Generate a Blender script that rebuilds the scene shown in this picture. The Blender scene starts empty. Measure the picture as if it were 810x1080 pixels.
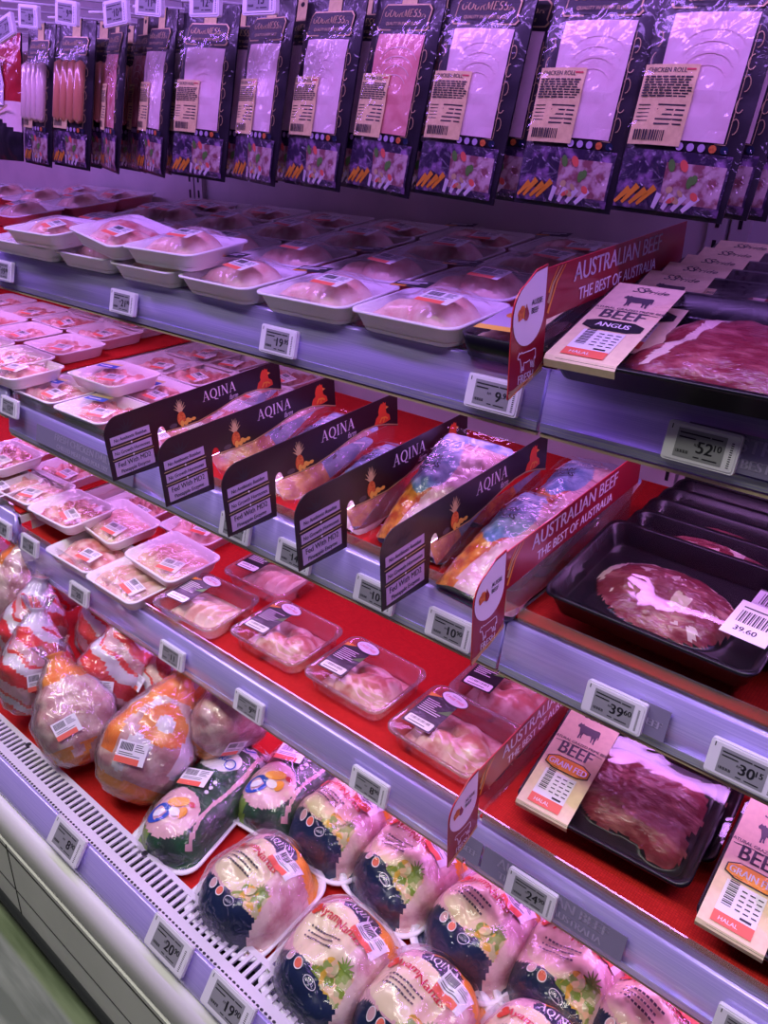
import bpy, math, random
from mathutils import Vector, Matrix, noise
PI = math.pi
sc = bpy.context.scene
COL = sc.collection
H = 1.55                                   # eye height above the shop floor

# ------------------------------------------------------------------ camera
RF = Matrix(((0.7617730, 0.6469033, 0.0348989), (0.2962810, -0.2999731, -0.9067710), (-0.5761245, 0.7010936, -0.4201766))).transposed()
# rows of RF: camera axes (right, down, forward) -> world
F_PX = 828.183
cam_d = bpy.data.cameras.new('camera'); cam = bpy.data.objects.new('camera', cam_d); COL.objects.link(cam)
cam_d.sensor_fit = 'VERTICAL'; cam_d.sensor_height = 24.0; cam_d.lens = F_PX / 1080 * 24.0
cam_d.clip_start = 0.02; cam_d.clip_end = 50
_r, _d, _f = RF.col[0], RF.col[1], RF.col[2]
cam.matrix_world = Matrix(((_r[0], -_d[0], -_f[0], 0), (_r[1], -_d[1], -_f[1], 0), (_r[2], -_d[2], -_f[2], H), (0, 0, 0, 1)))
sc.camera = cam
sc.view_settings.view_transform = 'Standard'; sc.view_settings.look = 'None'
sc.view_settings.gamma = 1.0; sc.view_settings.use_curve_mapping = False
sc.view_settings.exposure = 0.0

# ------------------------------------------------------------------ world + lights
w = bpy.data.worlds.new('world'); sc.world = w; w.use_nodes = True
bg = w.node_tree.nodes['Background']; bg.inputs['Color'].default_value = (0.46, 0.24, 0.85, 1); bg.inputs['Strength'].default_value = 0.06
def area(name, loc, rot, sx, sy, power, color):
    l = bpy.data.lights.new(name, 'AREA'); l.shape = 'RECTANGLE'; l.size = sx; l.size_y = sy; l.energy = power; l.color = color
    o = bpy.data.objects.new(name, l); COL.objects.link(o); o.location = loc; o.rotation_euler = rot
    return o
PINK = (0.70, 0.27, 1.0); VIOLET = (0.48, 0.21, 1.0)
# canopy lamp of the refrigerated case (above the frame, over the shelf fronts)
area('canopy_light', (-1.2, 0.50, H + 0.43), (math.radians(18), 0, 0), 4.2, 0.05, 24.0, VIOLET)
# shop ceiling lamp over the aisle
area('shop_light', (-0.9, -0.20, 3.1), (math.radians(0), 0, 0), 3.4, 0.4, 56.0, (1.0, 0.97, 0.88))

# ------------------------------------------------------------------ geometry of the shelves (front y, surface z at front, slope)
SHELF = {'A': (.755, H - .210, .117), 'B': (.726, H - .512, .046), 'C': (.696, H - .815, .05), 'W': (.508, H - 1.122, .06)}
WALL_Y = 1.2436
SEAM_L, SEAM_R = -1.626, -.3935
def ray(px, py): return RF @ Vector((px - 405, py - 540, F_PX))
def on(k, px, py, h=0):
    y0, z0, s = SHELF[k]; r = ray(px, py); t = (z0 - H + h - s * y0) / (r.z - s * r.y)
    return Vector((r.x * t, r.y * t, r.z * t + H))
def surf_z(k, y): y0, z0, s = SHELF[k]; return z0 + s * (y - y0)
def tilt(k): return math.atan(SHELF[k][2])

# ------------------------------------------------------------------ materials
MATS = {}
def nt(m): return m.node_tree.nodes, m.node_tree.links
def mat(name, col, rough=.5, metal=0, col2=None, scale=30, coat=0, bump=0, bscale=40, crease=0, cscale=25, spec=.5, detail=4, stretch=None, sss=0, emit=0, pos=(.4, .6)):
    m = bpy.data.materials.new(name); m.use_nodes = True; N, L = nt(m); b = N['Principled BSDF']
    c = tuple(col) + (1,)
    b.inputs['Base Color'].default_value = c; b.inputs['Roughness'].default_value = rough; b.inputs['Metallic'].default_value = metal
    b.inputs['Specular IOR Level'].default_value = spec
    if coat: b.inputs['Coat Weight'].default_value = coat; b.inputs['Coat Roughness'].default_value = .07
    if emit: b.inputs['Emission Color'].default_value = c; b.inputs['Emission Strength'].default_value = emit
    tc = N.new('ShaderNodeTexCoord'); src = tc.outputs['Object']
    if stretch:
        mp = N.new('ShaderNodeMapping'); mp.inputs['Scale'].default_value = stretch; L.new(src, mp.inputs['Vector']); src = mp.outputs['Vector']
    if col2:
        n = N.new('ShaderNodeTexNoise'); n.inputs['Scale'].default_value = scale; n.inputs['Detail'].default_value = detail; L.new(src, n.inputs['Vector'])
        r = N.new('ShaderNodeValToRGB'); r.color_ramp.elements[0].position = pos[0]; r.color_ramp.elements[1].position = pos[1]
        r.color_ramp.elements[0].color = c; r.color_ramp.elements[1].color = tuple(col2) + (1,)
        L.new(n.outputs['Fac'], r.inputs['Fac']); L.new(r.outputs['Color'], b.inputs['Base Color'])
    if bump:
        n = N.new('ShaderNodeTexNoise'); n.inputs['Scale'].default_value = bscale; n.inputs['Detail'].default_value = 3; L.new(src, n.inputs['Vector'])
        bp = N.new('ShaderNodeBump'); bp.inputs['Strength'].default_value = bump; bp.inputs['Distance'].default_value = .003
        L.new(n.outputs['Fac'], bp.inputs['Height']); L.new(bp.outputs['Normal'], b.inputs['Normal'])
    if crease: add_crease(N, L, src, crease, cscale, b.inputs['Coat Normal'])
    MATS[name] = m; return m
def add_crease(N, L, src, k, scale, sock):
    n = N.new('ShaderNodeTexNoise'); n.inputs['Scale'].default_value = scale; n.inputs['Detail'].default_value = 2; n.inputs['Distortion'].default_value = 1.2
    L.new(src, n.inputs['Vector'])
    a = N.new('ShaderNodeMath'); a.operation = 'SUBTRACT'; a.inputs[1].default_value = .5; L.new(n.outputs['Fac'], a.inputs[0])
    q = N.new('ShaderNodeMath'); q.operation = 'ABSOLUTE'; L.new(a.outputs[0], q.inputs[0])
    bp = N.new('ShaderNodeBump'); bp.inputs['Strength'].default_value = k; bp.inputs['Distance'].default_value = .02
    L.new(q.outputs[0], bp.inputs['Height']); L.new(bp.outputs['Normal'], sock)
def film(name, base=.06, gain=.8, rough=.06, k=.5, scale=22, tint=(1, 1, 1), haze=0):
    m = bpy.data.materials.new(name); m.use_nodes = True; N, L = nt(m); N.remove(N['Principled BSDF']); out = N['Material Output']
    tr = N.new('ShaderNodeBsdfTransparent'); tr.inputs['Color'].default_value = tint + (1,)
    gl = N.new('ShaderNodeBsdfGlossy'); gl.inputs['Roughness'].default_value = rough; gl.inputs['Color'].default_value = (1, 1, 1, 1)
    fr = N.new('ShaderNodeFresnel'); fr.inputs['IOR'].default_value = 1.45
    mm = N.new('ShaderNodeMath'); mm.operation = 'MULTIPLY_ADD'; mm.inputs[1].default_value = gain; mm.inputs[2].default_value = base; mm.use_clamp = True
    L.new(fr.outputs[0], mm.inputs[0])
    tc = N.new('ShaderNodeTexCoord')
    if k:
        add_crease(N, L, tc.outputs['Object'], k, scale, gl.inputs['Normal'])
    mx = N.new('ShaderNodeMixShader'); L.new(mm.outputs[0], mx.inputs[0]); L.new(tr.outputs[0], mx.inputs[1]); L.new(gl.outputs[0], mx.inputs[2])
    last = mx
    if haze:
        df = N.new('ShaderNodeBsdfDiffuse'); df.inputs['Color'].default_value = (.85, .85, .88, 1)
        m2 = N.new('ShaderNodeMixShader'); m2.inputs[0].default_value = haze; L.new(mx.outputs[0], m2.inputs[1]); L.new(df.outputs[0], m2.inputs[2]); last = m2
    L.new(last.outputs[0], out.inputs['Surface']); MATS[name] = m; return m
mat('foam', (.86, .84, .86), .55, bump=.15, bscale=400)
mat('skin', (.74, .40, .33), .4, col2=(.86, .66, .55), scale=30, bump=.5, bscale=90, coat=.4)
mat('flesh', (.62, .20, .17), .35, col2=(.86, .58, .50), scale=40, bump=.4, bscale=60, coat=.5)
mat('organ', (.45, .12, .11), .3, col2=(.84, .50, .40), scale=45, bump=.3, bscale=60, coat=.6)
mat('beef', (.27, .03, .05), .32, col2=(.66, .24, .24), scale=34, bump=.9, bscale=55, coat=.7, crease=.4, cscale=30, pos=(.5, .78), detail=6, stretch=(1, 2.2, 1))
mat('fat', (.85, .66, .58), .4, bump=.4, bscale=80, coat=.4)
mat('white_plastic', (.82, .82, .84), .35)
mat('white_paper', (.86, .86, .88), .45, coat=.3)
mat('grey_screen', (.30, .31, .31), .3, coat=.3)
mat('ink', (.02, .02, .025), .5)
mat('dark_ink', (.09, .08, .09), .5)
mat('orange_red', (.85, .16, .10), .45)
mat('kraft', (.88, .76, .32), .6, col2=(.80, .68, .28), scale=160)
mat('kraft_pink', (.88, .74, .46), .55, col2=(.82, .68, .42), scale=120)
mat('black_plastic', (.005, .005, .008), .28, coat=0, spec=.35)
mat('black_foil', (.012, .009, .016), .4, coat=.35, crease=.35, cscale=30)
mat('gold', (.62, .47, .22), .4, metal=.3)
mat('orange', (.86, .36, .03), .4, coat=.5, crease=.5, cscale=28)
mat('orange_print', (.90, .20, .01), .35, coat=.9, crease=.7, cscale=30, col2=(.90, .34, .04), scale=20)
mat('red_print', (.78, .01, .015), .35, coat=.9, crease=.7, cscale=30, col2=(.85, .06, .04), scale=25)
mat('white_print', (.80, .76, .82), .35, coat=.9, crease=.7, cscale=30)
mat('film_skin', (.60, .28, .30), .35, col2=(.84, .64, .58), scale=30, coat=1, crease=.7, cscale=30, bump=.5, bscale=60)
mat('film_navy', (.012, .025, .07), .3, coat=.9, crease=.6, cscale=30)
mat('film_cream', (.84, .72, .46), .4, coat=.8, crease=.35, cscale=26)
mat('film_green', (.02, .10, .04), .3, coat=1, crease=.7, cscale=34, col2=(.03, .05, .04), scale=30)
mat('film_leaf', (.20, .34, .05), .4, coat=.8, crease=.5, cscale=30)
mat('film_blue', (.12, .25, .42), .3, coat=1, crease=.7, cscale=30, col2=(.40, .50, .68), scale=25)
mat('film_sauce', (.55, .08, .02), .3, coat=1, crease=.7, cscale=30, col2=(.85, .35, .05), scale=55)
mat('film_pink', (.78, .46, .50), .35, coat=1, crease=.6, cscale=30)
mat('blue_ink', (.02, .09, .55), .4, coat=.5)
mat('red_ink', (.65, .04, .06), .4, coat=.3)
mat('green_ink', (.12, .32, .06), .4)
mat('maroon', (.30, .010, .025), .35, coat=.3)
mat('aqina_card', (.020, .008, .012), .40, coat=.15)
mat('pineapple', (.75, .22, .04), .5, col2=(.55, .10, .02), scale=300)
mat('yellow', (.86, .55, .08), .5)
mat('straw', (.62, .50, .22), .5)
mat('rooster', (.72, .07, .02), .5)
mat('white_ink', (.85, .82, .88), .5)
mat('lilac_panel', (.50, .40, .60), .5)
mat('ham_pale', (.86, .66, .64), .35, col2=(.90, .73, .70), scale=50, coat=.9, crease=.35, cscale=22)
mat('ham_red', (.62, .14, .12), .35, col2=(.85, .42, .36), scale=45, coat=.9, crease=.5, cscale=30, stretch=(3, 3, 1))
mat('ham_coral', (.86, .40, .34), .35, col2=(.78, .30, .26), scale=60, coat=.9, crease=.35, cscale=22)
mat('sausage_pale', (.82, .62, .58), .3, coat=.9)
mat('sausage_brown', (.62, .26, .14), .3, coat=.9)
mat('pouch_red', (.42, .02, .03), .3, coat=.8, crease=.5)
mat('wall_metal', (.58, .54, .56), .5, col2=(.48, .46, .48), scale=6, bump=.1, bscale=20)
mat('case_white', (.84, .84, .80), .45)
mat('grille_white', (.74, .70, .76), .4)
mat('dark_gap', (.01, .01, .012), .7)
mat('rubber', (.03, .035, .035), .5)
mat('grey_panel', (.80, .81, .76), .5, col2=(.74, .75, .70), scale=5)
mat('card_grey', (.22, .20, .30), .4, coat=.4)
mat('card_light', (.45, .40, .55), .4)
mat('yellow_edge', (.60, .48, .30), .5)
mat('lamp_tube', (.84, .42, 1.0), .5, emit=7)
# vegetable picture printed on the sleeves: voronoi cells of several print colours
def multi(name, cols, scale, coat=.9, crease=.6):
    m = mat(name, (.5, .5, .5), .35, coat=coat, crease=crease, cscale=32); N, L = nt(m); b = N['Principled BSDF']
    tc = N.new('ShaderNodeTexCoord'); v = N.new('ShaderNodeTexVoronoi'); v.inputs['Scale'].default_value = scale; L.new(tc.outputs['Object'], v.inputs['Vector'])
    s = N.new('ShaderNodeSeparateColor'); L.new(v.outputs['Color'], s.inputs[0])
    r = N.new('ShaderNodeValToRGB'); r.color_ramp.interpolation = 'CONSTANT'
    e = r.color_ramp.elements
    e[0].color = cols[0] + (1,); e[0].position = 0
    e[1].color = cols[1] + (1,); e[1].position = 1 / len(cols)
    for i, c in enumerate(cols[2:]):
        k = e.new((i + 2) / len(cols)); k.color = c + (1,)
    L.new(s.outputs[0], r.inputs['Fac']); L.new(r.outputs['Color'], b.inputs['Base Color'])
mat('veg_print', (.035, .02, .06), .35, col2=(.34, .18, .40), scale=70, coat=.8, crease=.9, cscale=40, detail=6, pos=(.48, .68))
mat('food_print', (.30, .11, .12), .35, col2=(.62, .48, .46), scale=95, coat=.8, crease=.6, cscale=36, detail=5, pos=(.42, .58))
multi('fruit_print', [(.80, .50, .06), (.25, .38, .05), (.62, .60, .30), (.30, .42, .10), (.85, .60, .35)], 120)
# red shelf mat: fine square ribs
m = mat('red_mat', (.72, .018, .016), .75, spec=.15); N, L = nt(m); b = N['Principled BSDF']; tc = N.new('ShaderNodeTexCoord')
ck = N.new('ShaderNodeTexBrick'); ck.inputs['Scale'].default_value = 150; ck.inputs['Color1'].default_value = (.62, .022, .018, 1); ck.inputs['Color2'].default_value = (.52, .016, .014, 1)
ck.inputs['Mortar'].default_value = (.22, .006, .008, 1); ck.inputs['Mortar Size'].default_value = .02; ck.offset = 0
ck.inputs['Brick Width'].default_value = .5; ck.inputs['Row Height'].default_value = .5
L.new(tc.outputs['Object'], ck.inputs['Vector']); L.new(ck.outputs['Color'], b.inputs['Base Color'])
bp = N.new('ShaderNodeBump'); bp.inputs['Strength'].default_value = .6; bp.inputs['Distance'].default_value = .002; L.new(ck.outputs['Fac'], bp.inputs['Height']); bp.invert = True
L.new(bp.outputs['Normal'], b.inputs['Normal'])
# brushed ticket rail: long horizontal streaks, reflected violet light painted into the colour
m = mat('rail', (.46, .40, .84), .30, metal=.30, col2=(.66, .58, 1.0), scale=14, stretch=(.35, 60, 90), coat=.5, pos=(.3, .7))
mat('rail_strip', (.45, .42, .75), .25, metal=.5, col2=(.62, .62, .70), scale=10, stretch=(2.0, 30, 60), coat=.6)  # the violet reflection is put into this strip's colour as well
mat('floor_tile', (.13, .18, .09), .5, col2=(.27, .34, .20), scale=5, stretch=(.6, 6, 1))  # stretched noise paints the floor's reflection stripes into its colour
film('cling', .012, .48, .08, .55, 20)
film('cling_soft', .008, .25, .08, .16, 12)
film('sleeve_film', .012, .30, .10, .22, 20)
film('clear_tray', .05, .7, .06, .12, 10, haze=.06)
film('acrylic', .05, .8, .05, 0, haze=.04)
film('beef_film', .02, .65, .05, .10, 9)
film('bag', .04, .7, .09, .9, 20, haze=.03)

# ------------------------------------------------------------------ mesh builder
class MB:
    def __init__(s): s.v = []; s.f = []; s.m = []; s.sm = []; s.names = []; s.M = Matrix(); s.cur = 0; s.smooth = False; s.warp = None
    def use(s, n, smooth=None):
        if n not in s.names: s.names.append(n)
        s.cur = s.names.index(n)
        if smooth is not None: s.smooth = smooth
        return s
    def add(s, verts, faces, mats=None):
        o = len(s.v)
        for p in verts:
            p = Vector(p)
            if s.warp: p = s.warp(p)
            s.v.append(s.M @ p)
        for i, f in enumerate(faces):
            s.f.append([o + k for k in f]); s.m.append(s.cur if mats is None else mats[i]); s.sm.append(s.smooth)
    def mid(s, n):
        if n not in s.names: s.names.append(n)
        return s.names.index(n)
    def box(s, c, d):
        x, y, z = c; a, b, e = d[0] / 2, d[1] / 2, d[2] / 2
        v = [(x + i * a, y + j * b, z + k * e) for i in (-1, 1) for j in (-1, 1) for k in (-1, 1)]
        s.add(v, [(0, 1, 3, 2), (4, 6, 7, 5), (0, 4, 5, 1), (2, 3, 7, 6), (0, 2, 6, 4), (1, 5, 7, 3)]); return s
    def loft(s, rings, cap0=False, cap1=False, closed=True):
        n = len(rings[0]); v = [p for r in rings for p in r]; f = []
        for i in range(len(rings) - 1):
            for j in range(n if closed else n - 1):
                k = (j + 1) % n; f.append((i * n + j, i * n + k, (i + 1) * n + k, (i + 1) * n + j))
        if cap0: f.append(tuple(reversed(range(n))))
        if cap1: f.append(tuple(range((len(rings) - 1) * n, len(rings) * n)))
        s.add(v, f); return s
    def tube(s, pts, r, n=6):
        pts = [Vector(p) for p in pts]; rings = []
        for i, p in enumerate(pts):
            d = (pts[min(i + 1, len(pts) - 1)] - pts[max(i - 1, 0)]).normalized()
            a = d.orthogonal().normalized() if abs(d.z) > .9 else d.cross(Vector((0, 0, 1))).normalized(); b = d.cross(a)
            rr = r[i] if isinstance(r, (list, tuple)) else r
            rings.append([p + (a * math.cos(t * 2 * PI / n) + b * math.sin(t * 2 * PI / n)) * rr for t in range(n)])
        s.loft(rings, True, True); return s
    def poly(s, pts, z=0): s.add([(p[0], p[1], z) for p in pts], [tuple(range(len(pts)))]); return s
    def rect(s, x0, y0, x1, y1, z=0): return s.poly([(x0, y0), (x1, y0), (x1, y1), (x0, y1)], z)
    def slab(s, pts, z0, z1):
        n = len(pts); s.add([(p[0], p[1], z0) for p in pts] + [(p[0], p[1], z1) for p in pts],
              [tuple(reversed(range(n))), tuple(range(n, 2 * n))] + [(i, (i + 1) % n, n + (i + 1) % n, n + i) for i in range(n)]); return s
    def ell(s, cx, cy, a, b, z=0, n=20, ang=0):
        ca, sa = math.cos(ang), math.sin(ang)
        return s.poly([(cx + a * math.cos(t) * ca - b * math.sin(t) * sa, cy + a * math.cos(t) * sa + b * math.sin(t) * ca) for t in [2 * PI * i / n for i in range(n)]], z)
    def ring(s, cx, cy, a, b, t, z=0, n=28):
        v = []
        for i in range(n):
            q = 2 * PI * i / n; v += [(cx + a * math.cos(q), cy + b * math.sin(q), z), (cx + (a - t) * math.cos(q), cy + (b - t) * math.sin(q), z)]
        s.add(v, [(2 * i, (2 * i + 2) % (2 * n), (2 * i + 3) % (2 * n), 2 * i + 1) for i in range(n)]); return s
    def line(s, pts, w, z=0):
        v = []; n = len(pts)
        for i in range(n):
            a = Vector(pts[max(i - 1, 0)]); b = Vector(pts[min(i + 1, n - 1)]); d = (b - a).normalized(); q = Vector((-d.y, d.x)) * (w[i] if isinstance(w, (list, tuple)) else w) / 2
            p = Vector(pts[i]); v += [(p.x + q.x, p.y + q.y, z), (p.x - q.x, p.y - q.y, z)]
        s.add(v, [(2 * i, 2 * i + 1, 2 * i + 3, 2 * i + 2) for i in range(n - 1)]); return s
    def text(s, t, x, y, size, z=0, align='C', sx=1, shear=0, bold=0):
        vs, fs = text2d(t)
        if not vs: return s
        x0 = min(v[0] for v in vs); x1 = max(v[0] for v in vs); ox = {'C': -(x0 + x1) / 2, 'L': -x0, 'R': -x1}[align]
        for k in ([0] if not bold else [-bold, 0, bold]):
            s.add([(x + ((v[0] + ox) * sx + v[1] * shear) * size + k, y + v[1] * size, z + abs(k) * .01) for v in vs], fs)
        return s
    def serif(s, t, x, y, size, z=0, align='C', gap=.12):
        wid = sum(SERIF[c][0] + gap for c in t) - gap; cx = x - (wid * size / 2 if align == 'C' else 0)
        for c in t:
            W, st = SERIF[c]
            for pts, ww in st: s.line([(cx + p[0] * size, y + p[1] * size) for p in pts], [q * size for q in ww] if isinstance(ww, list) else ww * size, z)
            cx += (W + gap) * size
        return s
    def build(s, name, parent=None, loc=None, rot=None):
        me = bpy.data.meshes.new(name); me.from_pydata([tuple(p) for p in s.v], [], s.f)
        for n in s.names: me.materials.append(MATS[n])
        me.polygons.foreach_set('material_index', s.m); me.polygons.foreach_set('use_smooth', s.sm); me.update()
        o = bpy.data.objects.new(name, me); COL.objects.link(o)
        if parent: o.parent = parent
        if loc is not None: o.location = loc
        if rot is not None: o.rotation_euler = rot
        return o
_tc = {}
def text2d(t):
    if t not in _tc:
        c = bpy.data.curves.new('t', 'FONT'); c.body = t; c.size = 1.0; c.resolution_u = 3
        o = bpy.data.objects.new('t', c); me = bpy.data.meshes.new_from_object(o)
        _tc[t] = ([tuple(v.co) for v in me.vertices], [tuple(p.vertices) for p in me.polygons])
        bpy.data.meshes.remove(me); bpy.data.objects.remove(o); bpy.data.curves.remove(c)
    return _tc[t]
def arc(cx, cy, a, b, t0, t1, n=14): return [(cx + a * math.cos(math.radians(t0 + (t1 - t0) * i / n)), cy + b * math.sin(math.radians(t0 + (t1 - t0) * i / n))) for i in range(n + 1)]
def mod(p): # contrast along a round stroke: thick at the sides, thin at top and bottom
    r = []
    for i in range(len(p)):
        a = p[max(i - 1, 0)]; b = p[min(i + 1, len(p) - 1)]; d = math.hypot(b[0] - a[0], b[1] - a[1]) or 1
        r.append(.05 + .11 * abs(b[1] - a[1]) / d)
    return r
def rs(p): return (p, mod(p))
T, S_ = .15, .05
def sf(x, y, w=.28): return ([(x - w / 2, y), (x + w / 2, y)], .04)
SERIF = {
 'A': (.80, [([(.08, 0), (.40, .98)], .06), ([(.40, 1.0), (.70, 0)], T), ([(.2, .34), (.60, .34)], .05), sf(.08, .02), sf(.70, .02)]),
 'Q': (.86, [rs(arc(.42, .5, .36, .46, 0, 360, 26)), ([(.42, .12), (.60, -.12), (.92, -.2)], [.06, .13, .05])]),
 'O': (.84, [rs(arc(.42, .5, .36, .46, 0, 360, 26))]),
 'I': (.30, [([(.15, 0), (.15, 1)], T), sf(.15, .02), sf(.15, .98)]),
 'N': (.86, [([(.14, 0), (.14, 1)], .06), ([(.14, 1), (.72, 0)], T), ([(.72, 0), (.72, 1)], .06), sf(.14, .02, .22), sf(.1, .98, .2), sf(.72, .98, .24)]),
 'G': (.84, [rs(arc(.44, .5, .36, .46, 50, 320, 22)), ([(.70, .08), (.70, .46)], T), sf(.70, .46)]),
 'U': (.80, [([(.14, 1), (.14, .35)], T), rs(arc(.40, .35, .26, .31, 180, 360)), ([(.66, .35), (.66, 1)], .06), sf(.14, .98), sf(.66, .98, .22)]),
 'R': (.78, [([(.14, 0), (.14, 1)], T), ([(.14, .97), (.40, .97)], .05), rs(arc(.40, .74, .22, .23, 90, -90)), ([(.14, .5), (.40, .5)], .05), ([(.38, .5), (.70, 0)], .13), sf(.14, .02), sf(.72, .02, .16)]),
 'M': (1.0, [([(.14, 0), (.14, 1)], .06), ([(.14, 1), (.48, .1)], T), ([(.48, .1), (.82, 1)], .06), ([(.84, 0), (.84, 1)], T), sf(.14, .02, .22), sf(.84, .02, .26)]),
 'E': (.68, [([(.14, 0), (.14, 1)], T), ([(.14, .97), (.58, .97)], .05), ([(.14, .5), (.46, .5)], .05), ([(.14, .03), (.62, .03)], .05), ([(.60, .03), (.60, .22)], .04), ([(.56, .97), (.56, .8)], .04)]),
 'S': (.62, [rs(arc(.30, .74, .20, .23, 40, 270, 14)[:]), rs(arc(.30, .26, .22, .25, 90, -150, 14))]),
 ' ': (.3, []),
}
def rrect(w, l, r, z, n=5, cx=0, cy=0):
    p = []
    for sx, sy, a in ((1, 1, 0), (-1, 1, 90), (-1, -1, 180), (1, -1, 270)):
        for i in range(n + 1):
            t = math.radians(a + 90 * i / n); p.append((cx + sx * (w / 2 - r) + r * math.cos(t), cy + sy * (l / 2 - r) + r * math.sin(t), z))
    return p
def P2(ps): return [(p[0], p[1]) for p in ps]
def thing(name, label, cat, loc=(0, 0, 0), rot=(0, 0, 0), group=None):
    o = bpy.data.objects.new(name, None); o.empty_display_size = .05; COL.objects.link(o); o.location = loc; o.rotation_euler = rot
    return tag(o, label, cat, group)
def tag(o, label, cat, group=None):
    o['label'] = label; o['category'] = cat
    if group: o['group'] = group
    return o
KIDS = {}
def dup(root, label, loc, rot, group=None):
    def cp(o, par):
        c = o.copy(); COL.objects.link(c)
        if par: c.parent = par
        for ch in o.children: cp(ch, c)
        return c
    r = cp(root, None); r.location = loc; r.rotation_euler = rot; r['label'] = label
    if group: r['group'] = group
    return r
def struct(mb, name):
    o = mb.build(name); o['kind'] = 'structure'; return o
def nz(x, y=0, z=0, s=1.0): return noise.noise(Vector((x * s, y * s, z * s)))
ORD = ['first', 'second', 'third', 'fourth', 'fifth', 'sixth', 'seventh', 'eighth', 'ninth', 'tenth', 'eleventh', 'twelfth']

# ================================================================== STRUCTURE
XL, XR = -4.6, .75
mb = MB().use('floor_tile'); mb.rect(-6, -3, 3, 3, 0); struct(mb, 'floor')
mb = MB().use('wall_metal')
mb.box(((XL + XR) / 2, WALL_Y + .02, H - .25), (XR - XL, .04, 2.2))
mb.use('dark_gap')
for z in (.045, .125, -.36, -.70): mb.box(((XL + XR) / 2, WALL_Y - .0002, H + z), (XR - XL, .002, .0035))
for k in range(60):
    x = XL + .05 + k * .0885
    for z in (.018, .20, -.405): 
        mb.M = Matrix.Translation((x, WALL_Y - .0012, H + z)) @ Matrix.Rotation(PI / 2, 4, 'X')
        if k % 2 == 0 or z < 0: mb.ell(0, 0, .0045, .0045, n=10)
mb.M = Matrix()
struct(mb, 'wall_back')
n = 0
for xs in (SEAM_L, SEAM_R):
    for dx in (-.016, .016):
        n += 1; mb = MB().use('wall_metal'); mb.box((xs + dx, WALL_Y - .006, H - .25), (.026, .012, 2.2)); mb.use('dark_gap')
        for k in range(50): mb.box((xs + dx, WALL_Y - .0125, H + .75 - k * .036), (.0055, .001, .019))
        struct(mb, 'trim_%d' % n)

# ------------------------------------------------------------------ shelves, one per bay
def shelf(k, x0, x1, label, dz=0, dy=0, riser=False):
    y0, z0, s = SHELF[k]; y0 += dy; z0 += dz; xc = (x0 + x1) / 2; W_ = x1 - x0 - .004
    t = thing('display_shelf', label, 'shelf', (xc, y0, z0 - .004))
    L_ = WALL_Y - .014 - y0; a = math.atan(s)
    mb = MB().use('case_white'); mb.M = Matrix.Rotation(a, 4, 'X'); mb.box((0, L_ / 2, -.010), (W_, L_, .018)); mb.build('deck', t)
    mb = MB().use('rail', True)
    prof = [(.004, .004), (-.004, .006), (-.008, .002), (-.014, -.03), (-.017, -.058), (-.012, -.064), (.004, -.066), (.006, -.02)]
    mb.loft([[(sx * W_ / 2, p[0], p[1]) for p in prof] for sx in (-1, 1)], True, True); mb.smooth = False
    mb.use('rail_strip'); mb.box((0, -.0165, -.056), (W_, .0015, .010)); mb.use('yellow_edge'); mb.box((0, -.0125, -.0655), (W_, .006, .003))
    mb.build('price_rail', t)
    mb = MB().use('acrylic'); mb.box((0, -.001, .012), (W_ - .02, .0025, .030)); mb.build('front_guard', t)
    for sx in (-1, 1):
        mb = MB().use('case_white'); mb.slab([(.03, -.02), (L_, L_ * s - .02), (L_, L_ * s - .10), (.03, -.045)], -.001, .001)
        mb.v = [Vector((sx * (W_ / 2 - .004) + p.z, p.x, p.y)) for p in mb.v]; mb.build('bracket', t)
    mb = MB().use('case_white'); mb.box((0, .17, -.024), (W_ - .06, .026, .026)); mb.use('lamp_tube'); mb.box((0, .17, -.0385), (W_ - .08, .014, .003)); mb.build('light_bar', t)
    return t
SH = []
for (x0, x1, w_, tk) in ((SEAM_L, SEAM_R, 'middle bay', 'm'), (SEAM_R, XR, 'right bay under the beef packs', 'r'), (SEAM_L - 1.25, SEAM_L, 'left bay beyond the seam', 'l')):
    for k, nm in (('A', 'topmost'), ('B', 'second'), ('C', 'third')):
        dz = {'l': {'A': .004, 'B': .035, 'C': .045}[k], 'm': 0, 'r': 0}[tk]
        shelf(k, x0, x1, '%s white shelf with a silver price rail in the %s' % (nm, w_), dz)
        area('shelf_light', ((x0 + x1) / 2, SHELF[k][0] + .17, SHELF[k][1] + dz - .048), (math.radians(-14), 0, 0), x1 - x0 - .08, .025, {'A': 1.7, 'B': 1.5, 'C': 2.4}[k] * (x1 - x0) / 1.2, PINK)
        y0, z0, s = SHELF[k]
        xa, xb = x0 + .003, x1 - .003
        L_ = WALL_Y - .03 - y0
        mb = MB().use('red_mat'); mb.box((0, L_ / 2 + .005, .0015), (xb - xa, L_ - .005, .003))
        o = mb.build('shelf_mat', None, ((xa + xb) / 2, y0, z0 + dz - .0005), (math.atan(s), 0, 0)); o['kind'] = 'thing'
        tag(o, 'red ribbed mat lying on the %s shelf of the %s' % (nm, w_), 'shelf mat')
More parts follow.
